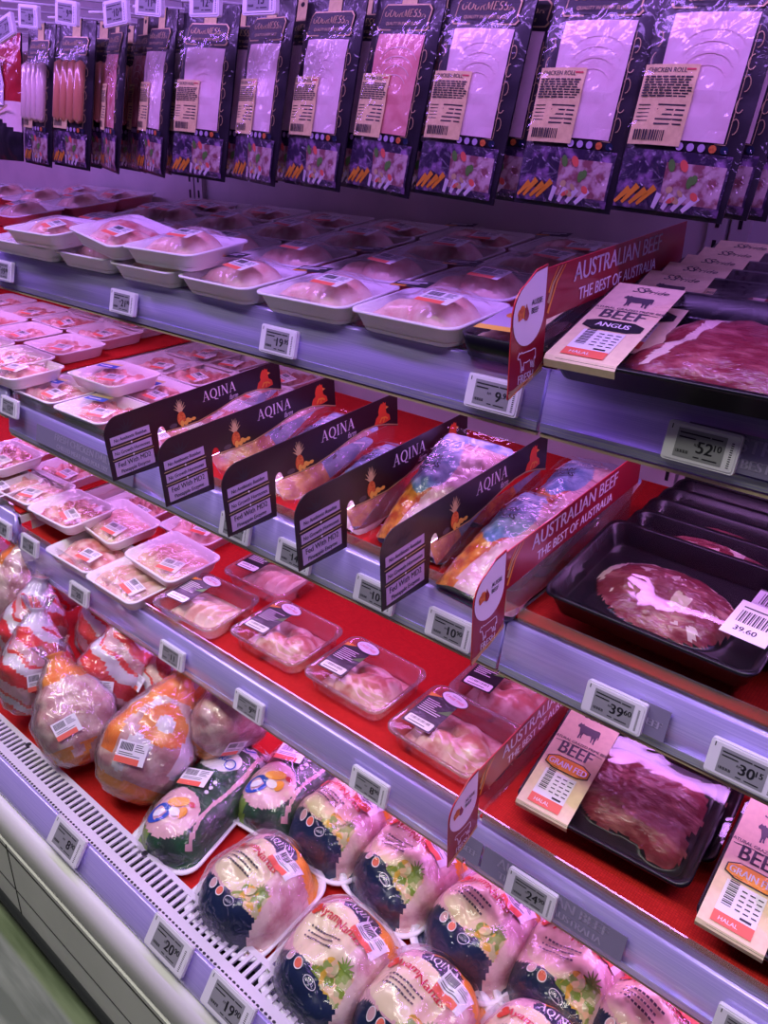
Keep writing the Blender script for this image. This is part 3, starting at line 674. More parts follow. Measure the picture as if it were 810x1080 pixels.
# ================================================================== PRICE TAGS
def price_tag(big, small, label, loc, rot, s=1.0, txt=True, group='electronic price tags', blank=False):
    t = thing('price_tag', label, 'price tag', loc, rot, group); S = .088 * s; h = .048 * s
    R0 = Matrix.Rotation(PI / 2, 4, 'X')
    b = MB(); b.M = R0; b.use('white_plastic'); b.slab(P2(rrect(S, h, .003, 0, 3)), 0, .006); b.slab(P2(rrect(S - .004, h - .004, .002, 0, 2)), .006, .0068); b.build('frame', t)
    b = MB(); b.M = R0; b.use('grey_screen'); b.rect(-S * .34, -h * .37, S * .32, h * .36, .0071); b.build('screen', t)
    b = MB(); b.M = R0; b.use('ink'); z = .0074
    b.rect(-S * .31, h * .24, S * .10, h * .275, z); b.rect(S * .12, h * .24, S * .27, h * .275, z); b.rect(-S * .31, h * .13, -S * .08, h * .165, z)
    for i in range(9): b.rect(-S * .31 + i * S * .02, -h * .25, -S * .31 + i * S * .02 + S * (.008 + .006 * (i % 2)), -h * .17, z)
    b.text(big, S * .17, -h * .17, h * .42, z, 'R', bold=h * .012); b.text(small, S * .185, -h * .04, h * .23, z, 'L', bold=h * .006); b.text('RM', -S * .05, -h * .02, h * .10, z)
    b.rect(-S * .06, -h * .30, S * .02, -h * .27, z); b.rect(S * .06, -h * .30, S * .26, -h * .27, z)
    b.rect(-S * .44, h * .30, -S * .425, h * .42, .0070)
    for i in range(12): b.rect(S * .385, -h * .36 + i * h * .055, S * .42, -h * .36 + i * h * .055 + h * .025, .0070)
    b.build('display_text', t)
    return t
def rail_tag(k, px, big, small, label, dz=0):
    y0, z0, s = SHELF[k]; y = y0 - .0195; z = z0 + dz - .036
    # find x on the rail whose picture column is px
    lo, hi = -3, .6
    inv = RF.transposed()
    for _ in range(50):
        mid = (lo + hi) / 2; q = inv @ Vector((mid, y, z - H)); u = 405 + F_PX * q.x / q.z
        if u < px: lo = mid
        else: hi = mid
    price_tag(big, small, label, (lo, y, z), (math.radians(-13), 0, 0), .79)
for k, px, b_, s_, lab, dz in (
    ('A', 132, '21', '.90', 'white price tag reading 21.90, leftmost full tag on the top shelf rail', 0), ('A', 296, '19', '.95', 'white price tag reading 19.95 below the middle of the top shelf foam trays', 0),
    ('A', 522, '9', '.90', 'white price tag half hidden behind the top beef sign', 0), ('A', 741, '52', '10', 'white price tag reading 52.10 under the top beef packs', 0),
    ('A', 6, '19', '.90', 'small white price tag at the far left end of the top shelf rail', .004),
    ('B', 12, '12', '.90', 'white price tag at the far left end of the second shelf rail', .035), ('B', 250, '14', '.90', 'white price tag between the second and third pineapple cards', 0),
    ('B', 312, '14', '.50', 'white price tag between the third and fourth pineapple cards', 0), ('B', 397, '10', '.50', 'white price tag between the fourth and fifth pineapple cards', 0),
    ('B', 476, '10', '90', 'white price tag reading 10.90 beside the second shelf beef sign', 0), ('B', 649, '39', '60', 'white price tag reading 39.60 under the sirloin trays', 0), ('B', 785, '30', '15', 'white price tag reading 30.15 at the right end of the second shelf rail', 0),
    ('C', 5, '8', '.90', 'white price tag cut by the left picture edge on the third shelf rail', .045), ('C', 33, '9', '.50', 'white price tag just left of the bay seam on the third shelf rail', .045),
    ('C', 85, '20', '', 'white price tag reading 20 on the third shelf rail, first right of the seam', 0), ('C', 183, '11', '', 'white price tag reading 11 on the third shelf rail above the bagged chickens', 0),
    ('C', 264, '9', '90', 'white price tag reading 9.90 below the clear chicken thigh pack', 0), ('C', 391, '8', '90', 'white price tag reading 8.90 above the back row pineapple chickens', 0), ('C', 561, '24', '90', 'white price tag reading 24.90 right of the lowest beef sign', 0), ('C', 789, '20', '90', 'white price tag reading 20.90 at the lower right end of the third shelf rail', 0)):
    rail_tag(k, px, b_, s_, lab, dz)
for x, b_, s_, lab in ((-1.035, '8', '90', 'white price tag on the lower rail, uppermost of its three'), (-.742, '20', '90', 'white price tag reading 20.90 on the lower rail under the pineapple chickens'), (-.603, '19', '90', 'white price tag reading 19.90 on the lower rail, nearest of its three'), (-.20, '19', '90', 'white price tag on the lower rail beyond the picture bottom')):
    if x < -.5: price_tag(b_, s_, lab, (x, .4315, H - 1.111), (math.radians(-34), 0, 0), 1.05)

def rail_card(k, x, wid, label, lines):
    y0, z0, s = SHELF[k]; t = thing('rail_card', label, 'printed strip', (x, y0 - .0182, z0 - .036), (math.radians(-13), 0, 0)); b = MB(); b.M = Matrix.Rotation(PI / 2, 4, 'X')
    b.use('card_grey'); b.slab([(-wid / 2, -.016), (wid / 2, -.016), (wid / 2, .020), (-wid / 2, .020)], -.0004, .0004); b.build('card', t)
    b = MB(); b.M = Matrix.Rotation(PI / 2, 4, 'X'); b.use('card_light')
    for (tx, y, sz) in lines: b.text(tx, 0, y, sz, .0008, bold=.0004)
    b.build('card_print', t)
BL = [('AUSTRALIAN BEEF', .004, .019), ('THE BEST OF AUSTRALIA', -.011, .013)]
rail_card('A', -.135, .20, 'grey printed strip in the top shelf rail, right of the 52.10 tag', BL)
rail_card('B', -.20, .035, 'short grey printed strip left of the 30.15 tag', [('BEEF', -.004, .012)])
rail_card('C', -.265, .20, 'grey printed strip in the third shelf rail, right of the 24.90 tag', BL)
rail_card('C', -.386, .035, 'short dark strip left of the 24.90 tag on the third shelf rail', [('BEEF', -.004, .012)])
rail_card('B', -1.33, .34, 'long grey printed strip in the second shelf rail, left of the first card', [('FRESH CHICKEN DAILY', .004, .019), ('CHILLED MEAT AND POULTRY', -.011, .013)])

# ================================================================== BEEF PACKS WITH KRAFT SLEEVE
def beef_sleeve(t, w, l, h, x0, x1, pill, white=True):
    mb = MB().use('kraft_pink')
    p = [(-l / 2 - .002, h - .010), (-l / 2 - .002, h - .002), (-l / 2 + .002, h + .0015), (l / 2 - .002, h + .0015), (l / 2 + .002, h - .002)]
    mb.loft([[(x, q[0], q[1]) for q in p] for x in (x0, x1)], closed=False); mb.build('sleeve', t)
    mb = MB(); cx = (x0 + x1) / 2; W_ = x1 - x0; mb.M = Matrix.Translation((cx, 0, h + .0020)); L_ = l; e = 0
    mb.use('dark_ink'); mb.text('SS', -W_ * .12, L_ * .385, .017, e, shear=.35, sx=.9); mb.text('Pride', W_ * .14, L_ * .385, .012, e, shear=.3, sx=1.1)
    mb.poly([(p[0] * W_ * .46, L_ * .262 + p[1] * W_ * .46) for p in COW], e)
    mb.text('NATURAL GRAZED PRIME BEEF', 0, L_ * .130, .0058, e, bold=.0001); mb.line([(-W_ * .46, L_ * .105), (-W_ * .2, L_ * .117), (W_ * .2, L_ * .117), (W_ * .46, L_ * .105)], .0008, e)
    mb.text('BEEF', 0, L_ * .015, .027, e, bold=.0006, sx=.88)
    mb.build('sleeve_print', t)
    mb = MB(); mb.M = Matrix.Translation((cx, 0, h + .0022))
    y = -L_ * .075
    mb.use('ink'); mb.poly([(-W_ * .42, y + .005), (-W_ * .25, y + .011), (W_ * .25, y + .011), (W_ * .42, y + .005), (W_ * .42, y - .006), (W_ * .25, y - .011), (-W_ * .25, y - .011), (-W_ * .42, y - .006)])
    if pill == 'GRAIN FED':
        mb.use('orange'); mb.poly([(-W_ * .40, y + .004), (-W_ * .24, y + .0095), (W_ * .24, y + .0095), (W_ * .40, y + .004), (W_ * .40, y - .005), (W_ * .24, y - .0095), (-W_ * .24, y - .0095), (-W_ * .40, y - .005)], .0003)
    mb.use('white_ink'); mb.text(pill, 0, y - .0045, .0125, .0006, bold=.0003, sx=.85); mb.build('breed_badge', t)
    mb = MB(); mb.M = Matrix.Translation((cx - .002, -L_ * .285, h + .0022)); ww, hh = W_ * .60, L_ * .26
    mb.use('white_paper'); mb.rect(-ww / 2, -hh / 2, ww / 2, hh / 2); mb.use('orange_red'); mb.rect(-ww / 2, -hh / 2 - .008, ww / 2, -hh / 2 + .006, .0003)
    mb.use('white_ink'); mb.text('HALAL', -ww * .1, -hh / 2 - .004, .007, .0006); mb.use('ink')
    for i in range(15): mb.rect(-ww * .42, -hh * .16 + i * .0026, -ww * .18, -hh * .16 + i * .0026 + (.0009, .0016)[i % 2], .0003)
    for i in range(5):
        for j in range(3): mb.rect(-ww * .08 + j * ww * .2, hh * .36 - i * hh * .13, -ww * .08 + j * ww * .2 + ww * .13, hh * .38 - i * hh * .13 + .0006, .0003)
    mb.rect(ww * .1, -hh * .32, ww * .38, -hh * .26, .0003); mb.build('price_label', t)
def beef_pack(seed, label, w=.228, l=.178, h=.030, pill='GRAIN FED', fatty=False, sleeve=True):
    rnd = random.Random(seed); t = thing('beef_pack' if sleeve else 'steak_tray', label, 'beef pack')
    mb = MB().use('black_plastic', True); R = lambda a, z: rrect(w - a, l - a, .016, z, 5)
    mb.loft([R(.03, 0), R(.022, .002), R(.006, h - .004), R(0, h - .003), R(0, h), R(.012, h), R(.026, .010), R(.036, .007)], True, True); mb.build('tray', t)
    if sleeve:
        B = [(.030, .016, .072, .046, -.18, .024), (.066, -.036, .030, .034, .3, .023), (.0, .036, .060, .028, .0, .021), (.008, -.020, .056, .036, .30, .022), (.064, .026, .034, .036, 0, .024), (-.04, .0, .05, .04, 0, .02), (.036, -.030, .03, .026, 0, .021)]
        if fatty: B = [(.03, .022, .075, .045, -.1, .028), (.065, -.018, .045, .048, .2, .027), (.0, -.026, .060, .040, .2, .024), (.03, -.01, .06, .05, 0, .026)]
    else:
        B = [(-.010, -.002, .088, .060, -.14, .024), (.034, -.026, .036, .030, -.3, .022), (-.02, .0, .066, .048, -.1, .028)]
    cm = []
    def raw(x, y): return .003 + blobheight(B, x, y, .003)
    def fz(x, y):
        z = raw(x, y); return .0085 if z < .0095 else min(h - .002, max(.0085, z + .003 * nz(x + seed, y, 0, 45) + .0012 * nz(x, y + seed, 0, 140)))
    mb = MB(); mb.mid('beef'); mb.mid('fat'); mb.mid('black_plastic'); mb.use('beef', True)
    def cl(x, y):
        z = raw(x, y)
        if z < .0105: return 'black_plastic'
        if not sleeve:
            if (((x + .010) / .088) ** 2 + ((y + .002) / .060) ** 2 > .74 + .12 * nz(x, y, 5, 40) and y > -.01 and x < .06) or (abs(x - .012) < .010 and abs(y + .012) < .010 + .006 * nz(x, y, 1, 90)): return 'fat'
            if nz(x, y, seed, 60) > .42: return 'fat'
        if fatty and (abs(x + .012 - y * .4) < .006 + .006 * nz(x, y, 2, 50) and y > -.05): return 'fat'
        return 'beef'
    field(mb, w - .030, l - .030, .016, fz, 34, 13, cl); mb.build('meat', t)
    mb = MB().use('beef_film', True)
    field(mb, w - .001, l - .001, .016, lambda x, y: h + .0006 + .005 * nz(x + seed, y, 1, 14) * max(0, 1 - (2 * x / w) ** 2) * max(0, 1 - (2 * y / l) ** 2), 10, 6); mb.build('clear_lid', t)
    if sleeve: beef_sleeve(t, w, l, h, -w / 2 + .004, -w / 2 + .077, pill)
    else:
        mb = MB(); mb.M = Matrix.Translation((w * .37, -l * .08, h + .003)) @ Matrix.Rotation(-.05, 4, 'Z'); mb.use('white_paper'); mb.rect(-.022, -.030, .026, .030); mb.use('ink')
        for i in range(14): mb.rect(-.015 + i * .0024, -.006, -.015 + i * .0024 + (.0008, .0016)[i % 2], .014, .0003)
        mb.rect(-.016, .019, .018, .021, .0003); mb.text('39.60', 0, -.020, .011, .0003, bold=.0002); mb.build('price_label', t)
    return t
def put(o, loc, rot): o.location = loc; o.rotation_euler = rot; return o
def lean(o, x, yf, zf, ti, yaw=0, l=.178):
    """rest the pack on its front edge (yf, zf) and lean it back by ti degrees"""
    a = math.radians(ti); o.location = (x - l / 2 * math.cos(a) * math.sin(yaw), yf + l / 2 * math.cos(a), H + zf + l / 2 * math.sin(a)); o.rotation_euler = (a, 0, yaw); return o
GBF = 'sleeved beef packs'
# third shelf
b1 = beef_pack(1, 'beef pack with kraft sleeve and orange badge, whole steak in view, third shelf'); b1['group'] = GBF; lean(b1, -.240, .735, -.796, 19, .05)
lean(dup(b1, 'sleeved beef pack leaning behind the whole steak pack on the third shelf', (0, 0, 0), (0, 0, 0), GBF), -.232, .805, -.808, 18, .04)
lean(dup(b1, 'frontmost sleeved beef pack cut by the lower right picture corner', (0, 0, 0), (0, 0, 0), GBF), .004, .715, -.796, 18, .02)
lean(dup(b1, 'second sleeved beef pack at the lower right corner, behind the frontmost', (0, 0, 0), (0, 0, 0), GBF), .012, .785, -.809, 18, .0)
# second shelf: steaks shingled back
s1 = beef_pack(3, 'black tray with a round sirloin steak, frontmost on the second shelf', .242, .178, .034, sleeve=False); s1['group'] = 'sirloin trays'; lean(s1, -.238, .733, -.492, 12, -.02)
for i, (dy, dz) in enumerate(((.075, .0), (.115, .006), (.155, .010), (.195, .012), (.230, .014))):
    lean(dup(s1, 'black steak tray behind the frontmost sirloin, %s from the front' % ORD[i + 1], (0, 0, 0), (0, 0, 0), 'sirloin trays'), -.234 + .003 * i, .733 + dy, -.505 + dz, 14, -.02)
for i in range(4):
    lean(dup(s1, 'black steak tray at the right picture edge, second shelf, %s from the front' % ORD[i], (0, 0, 0), (0, 0, 0), 'sirloin trays'), .016 + .006 * i, .725 + .075 * i, (-.492 if i == 0 else -.504 + .004 * i), 13, .02)
# top shelf: row leaning back
a1 = beef_pack(4, 'beef pack with kraft sleeve and black badge, frontmost on the top shelf', .245, .178, .030, pill='ANGUS', fatty=True); a1['group'] = GBF; lean(a1, -.250, .700, -.207, 17, .05)
for i in range(5):
    lean(dup(a1, 'sleeved beef pack on the top shelf, %s in the leaning row' % ORD[i + 1], (0, 0, 0), (0, 0, 0), GBF), -.246 + .003 * i, .775 + .046 * i, -.207 + .006 * i, 20, .05)
for i in range(3):
    lean(dup(a1, 'sleeved beef pack at the right edge of the top shelf, %s from front' % ORD[i], (0, 0, 0), (0, 0, 0), GBF), .012, .705 + .07 * i, -.207 + .006 * i, 17, .0)

# ================================================================== LEG BAGS BETWEEN THE PINEAPPLE CARDS
def leg_bag(seed, label, w=.118, l=.21):
    t = thing('chicken_leg_bag', label, 'bag of chicken'); rnd = random.Random(seed)
    hf = lambda x, y: .004 + .040 * max(0, 1 - (abs(2 * x / w)) ** 2.4) ** .6 * max(0, 1 - abs(2 * (y + .015) / l) ** 3) ** .6 * (1 + .25 * nz(x + seed, y, 0, 22)) + .003 * nz(x, y + seed, 0, 70)
    def cl(x, y):
        if y > l * .42: return 'film_blue'
        if x < -.004 + .018 * math.sin(y * 30 + 1):
            if y < -.02 + .012 * math.sin(x * 90): return 'film_sauce'
            return 'film_blue'
        return 'film_skin' if nz(x + seed, y, 0, 30) > -.15 else 'film_pink'
    mb = MB(); mb.use('film_blue', True); mb.smooth = True; field(mb, w, l, .012, hf, 40, 12, cl); mb.loft([rrect(w, l, .012, hf(w / 2, 0), 5), rrect(w - .01, l - .01, .012, 0, 5)], False, True); mb.build('bag', t)
    zz = lambda p: Vector((p.x, p.y, hf(p.x, p.y) + .0032 + p.z))
    mb = MB(); mb.warp = zz; mb.use('white_ink'); mb.serif('AQINA', -.022, .064, .020, 0); mb.text('farm', -.012, .052, .013, shear=.3); mb.use('ink'); mb.text('AYAM', -.032, .030, .013, bold=.0003); mb.text('NANAS', -.030, .014, .013, bold=.0003)
    mb.build('bag_print', t)
    mb = MB().use('cling', True); field(mb, w + .02, l + .02, .02, lambda x, y: hf(x * .9, y * .9) + .0045 + .004 * abs(nz(x + seed, y, 0, 35)), 16, 8)
    mb.build('clear_wrap', t)
    return t
lb = leg_bag(1, 'printed bag of chicken leg in the lane right of the fifth pineapple card')
put(lb, rest('B', -.442, .815, 0, .030), (tilt('B') + .34, 0, -.04)); lb['group'] = 'bags of chicken leg'
LB = [(-.584, .850, .055, .55, .05, 'printed bag of chicken leg standing up between the fourth and fifth pineapple cards'),
      (-.728, .86, .016, .30, .03, 'bag of chicken leg between the third and fourth pineapple cards'),
      (-.872, .88, .022, .42, -.03, 'printed bag of chicken leg between the second and third pineapple cards'),
      (-1.016, .92, .022, .42, .0, 'bag of chicken leg between the first and second pineapple cards')]
for x, y, up, ti, yw, lab in LB: dup(lb, lab, rest('B', x, y, 0, up), (tilt('B') + ti, 0, yw), 'bags of chicken leg')
dup(lb, 'second bag of chicken leg lying behind the one next to the beef sign', rest('B', -.440, .960, 0, .040), (tilt('B') + .25, 0, .03), 'bags of chicken leg')

# ================================================================== WHOLE CHICKENS WITH PINEAPPLE WRAP
def nanas(seed, label, w=.163, l=.180, hh=.074):
    t = thing('wrapped_chicken', label, 'whole chicken'); rnd = random.Random(seed)
    mb = MB().use('foam', True); R = lambda a, z: rrect(w + .012 - a, l + .012 - a, .040, z, 7)
    mb.loft([R(.030, 0), R(.012, .004), R(0, .016), R(0, .019), R(.010, .019), R(.02, .010)], True, True); mb.build('foam_tray', t)
    def hf(x, y):
        u, v = 2 * x / w, 2 * y / l; q = max(0, 1 - (abs(u) ** 2.5 + abs(v) ** 2.5))
        return .012 + hh * q ** .46 * (1 + .26 * nz(x + seed, y, 0, 17) + .14 * v - .10 * math.exp(-((x - .028) / .010) ** 2) * (v > -.5)) + .0032 * nz(x, y + seed, 0, 65)
    def cl(x, y):
        n_ = .006 * nz(x + seed * 3, y, 0, 60)
        if ((x + .018) / .052) ** 2 + ((y - .002) / .047) ** 2 < 1 + 8 * n_: return 'film_cream'
        if y < -.046 + n_ - (x + .02) * .12 and x < .055: return 'film_navy'
        if ((x - .004) / .032) ** 2 + ((y - .056) / .020) ** 2 < 1: return 'film_navy'
        if y > .066 + n_ * .5 - max(0, x) * .35 and x > -.02: return 'orange'
        if y < -.018 + n_ and x > .0 and x < .055: return 'fruit_print'
        if x < -.050 and y > -.01: return 'film_pink'
        if x > .03: return 'film_skin'
        return 'film_pink'
    mb = MB(); mb.use('film_skin', True); field(mb, w, l, .048, hf, 44, 16, cl); mb.build('wrapped_bird', t)
    z_ = lambda p: Vector((p.x, p.y, hf(p.x, p.y) + .0026 + p.z))
    mb = MB(); mb.warp = z_; mb.use('red_ink'); mb.text('Ayam', -.034, .019, .0185, 0, shear=.15, bold=.0003); mb.text('Nanas', .010, .013, .0185, 0, shear=.15, bold=.0003)
    mb.use('dark_ink')
    for i, q in enumerate((.052, .044, .047)):
        for j in range(9): mb.rect(-.040 + j * q / 9, -.001 - i * .008, -.040 + (j + .75) * q / 9, .0018 - i * .008, 0)
        mb.ell(-.044, 0 - i * .008, .0015, .0015, 0, 8)
    mb.use('white_ink'); mb.serif('AQINA', .004, .052, .0125, .0002)
    mb.use('rooster'); 
    for (x, y) in ((-.056, .028), (-.052, .022), (-.057, .018)): mb.ell(x, y, .005, .005, .0004, 12)
    mb.use('fruit_print'); mb.ell(.022, -.030, .012, .009, .0004, 16, .3)
    mb.use('film_leaf')
    for a in range(7): mb.line([(.040, -.022), (.040 + .014 * math.cos(a * .5), -.022 + .014 * math.sin(a * .5))], [.004, .001], .0005)
    for (x, y, c) in ((-.036, -.052, 'film_pink'), (-.018, -.055, 'orange_red')):
        mb.use('white_ink'); mb.ell(x, y, .0068, .0068, .0003, 18); mb.use(c); mb.ell(x, y, .0056, .0056, .0007, 18)
    mb.use('white_ink'); mb.ring(.008, -.060, .0105, .0062, .0009, .0004); mb.text('HALAL', .008, -.0622, .005, .0005)
    mb.build('wrap_print', t)
    mb = MB(); a = rnd.uniform(-.2, .1); c = Vector((.044, .040, 0)); zc = max(hf(.044 + i * .012, .040 + j * .008) for i in (-1, 0, 1) for j in (-1, 0, 1))
    mb.warp = lambda p: Vector((p.x, p.y, hf(p.x, p.y) + .0035 + p.z)) if 0 else p
    M0 = Matrix.Translation((.036, .036, 0)) @ Matrix.Rotation(-.15, 4, 'Z')
    lb_ = MB(); label2d(lb_, 0, 0, .046, .036)
    # subdivide the sticker in small tiles so that it follows the bird
    tl = MB(); tl.names = lb_.names; tl.smooth = False
    for f, mi in zip(lb_.f, lb_.m):
        P = [lb_.v[i] for i in f]; nx = 8 if (P[1] - P[0]).length > .02 or (P[2] - P[1]).length > .02 else 2
        for i in range(nx):
            for j in range(nx):
                q = []
                for (a_, b_) in ((i, j), (i + 1, j), (i + 1, j + 1), (i, j + 1)):
                    u, v = a_ / nx, b_ / nx; p = P[0].lerp(P[1], u).lerp(P[3].lerp(P[2], u), v); p = M0 @ p
                    q.append((p.x, p.y, hf(p.x, p.y) + .0034 + p.z * 2))
                tl.add(q, [(0, 1, 2, 3)], [mi])
    tl.build('price_label', t)
    mb = MB().use('cling', True); field(mb, w + .010, l + .010, .046, lambda x, y: hf(x * .94, y * .94) + .0048 + .006 * abs(nz(x + seed, y, 2, 30)), 20, 9); mb.build('clear_wrap', t)
    return t
na = [nanas(1, ''), nanas(2, ''), nanas(3, '')]
NN = [(270, 926, 0, .04, 'wrapped pineapple chicken nearest the air grille, directly below the green wrapped pack'),
      (355, 1004, 1, .0, 'wrapped pineapple chicken second along the air grille, in the middle of the bottom edge'),
      (360, 858, 2, .02, 'wrapped pineapple chicken at the back, partly under the 8.90 price tag'),
      (432, 906, 1, -.12, 'wrapped pineapple chicken left of the lowest beef sign badge, second row'),
      (512, 966, 0, -.08, 'wrapped pineapple chicken with large red name, below the lowest beef sign'),
      (440, 1062, 2, .03, 'wrapped pineapple chicken cut by the bottom picture edge, third along the air grille'),
      (604, 1018, 1, -.02, 'wrapped pineapple chicken under the 24.90 price tag'),
      (690, 1078, 0, -.10, 'wrapped pineapple chicken at the bottom right, under the shelf rail'),
      (560, 1120, 2, .0, 'wrapped pineapple chicken mostly below the bottom picture edge')]
used = set()
for px, py, v, yaw, lab in NN:
    p = on('W', px, py, .055); loc = (p.x, p.y, surf_z('W', p.y) + .003); rot = (tilt('W'), 0, yaw)
    if v in used: dup(na[v], lab, loc, rot, 'wrapped pineapple chickens')
    else: used.add(v); put(na[v], loc, rot); na[v]['label'] = lab; na[v]['group'] = 'wrapped pineapple chickens'

# ================================================================== GREEN WRAPPED PACKS
def green_pack(seed, label, w=.125, l=.255, hh=.058):
    t = thing('green_wrapped_pack', label, 'chicken pack')
    mb = MB().use('foam', True); R = lambda a, z: rrect(w + .012 - a, l + .010 - a, .030, z, 6)
    mb.loft([R(.030, 0), R(.012, .004), R(0, .014), R(0, .017), R(.010, .017), R(.02, .010)], True, True); mb.build('foam_tray', t)
    def hf(x, y):
        u, v = 2 * x / w, 2 * y / l; q = max(0, 1 - (abs(u) ** 2.4 + abs(v) ** 4))
        return .012 + hh * q ** .45 * (1 + .12 * nz(x + seed, y, 0, 18)) + .002 * nz(x, y + seed, 0, 60)
    def cl(x, y):
        if ((x + .008) / .046) ** 2 + ((y + .070) / .042) ** 2 < 1: return 'film_pink'
        if y < -l * .40: return 'film_leaf' if x < -.02 else 'film_green'
        if ((x + .006) / .040) ** 2 + ((y - .050) / .026) ** 2 < 1: return 'white_print'
        if abs(x - .043 - .004 * math.sin(y * 40)) < .0026: return 'film_pink'
        if y > .078 and nz(x + seed, y, 0, 60) > .05: return 'white_print'
        return 'film_green'
    mb = MB(); mb.use('film_green', True); field(mb, w, l, .032, hf, 44, 16, cl); mb.build('wrapped_chicken_parts', t)
    mb = MB(); mb.warp = lambda p: Vector((p.x, p.y, hf(p.x, p.y) + .0016 + p.z)); mb.use('blue_ink')
    mb.text('PURE', -.010, .047, .018, shear=.1, bold=.0004); mb.ell(-.024, -.082, .020, .015, 0, 20, .6); mb.ring(.020, .044, .010, .010, .002, .0003); mb.line([(.0, .082), (.01, .095), (.02, .088), (.03, .10)], .003)
    mb.use('orange'); mb.ell(-.004, -.056, .018, .008, .0003, 18, .5); mb.ell(.012, -.068, .008, .010, .0003, 14)
    mb.use('white_ink')
    for i in range(3): mb.ell(.020, .004 - .011 * i, .0035, .0035, .0003, 12)
    mb.ell(-.024, -.082, .010, .006, .0006, 14, .6); mb.ell(.0, -.072, .010, .007, .0008, 14)
    mb.use('red_ink'); mb.ell(.018, -.050, .006, .004, .0003, 12); mb.build('wrap_print', t)
    mb = MB(); mb.M = Matrix.Translation((-.012, -.006, hf(-.012, -.006) + .004)) @ Matrix.Rotation(math.radians(-4), 4, 'Y') @ Matrix.Rotation(.2, 4, 'Z'); label2d(mb, 0, 0, .050, .036, rot=0); mb.build('price_label', t)
    mb = MB().use('cling', True); field(mb, w + .010, l + .008, .034, lambda x, y: hf(x * .94, y * .95) + .004 + .004 * abs(nz(x + seed, y, 2, 28)), 20, 9); mb.build('clear_wrap', t)
    return t
g1 = put(green_pack(1, 'dark green wrapped chicken pack lying next to the air grille'), (-.912, .640, surf_z('W', .62) + .003), (tilt('W') + .02, -.04, .20)); g1['group'] = 'green wrapped packs'; g1.scale = (1.1, 1.08, 1.1)
dup(g1, 'dark green wrapped chicken pack behind, half hidden by the front green pack', (-.822, .785, surf_z('W', .77) + .006), (tilt('W'), .0, .12), 'green wrapped packs')

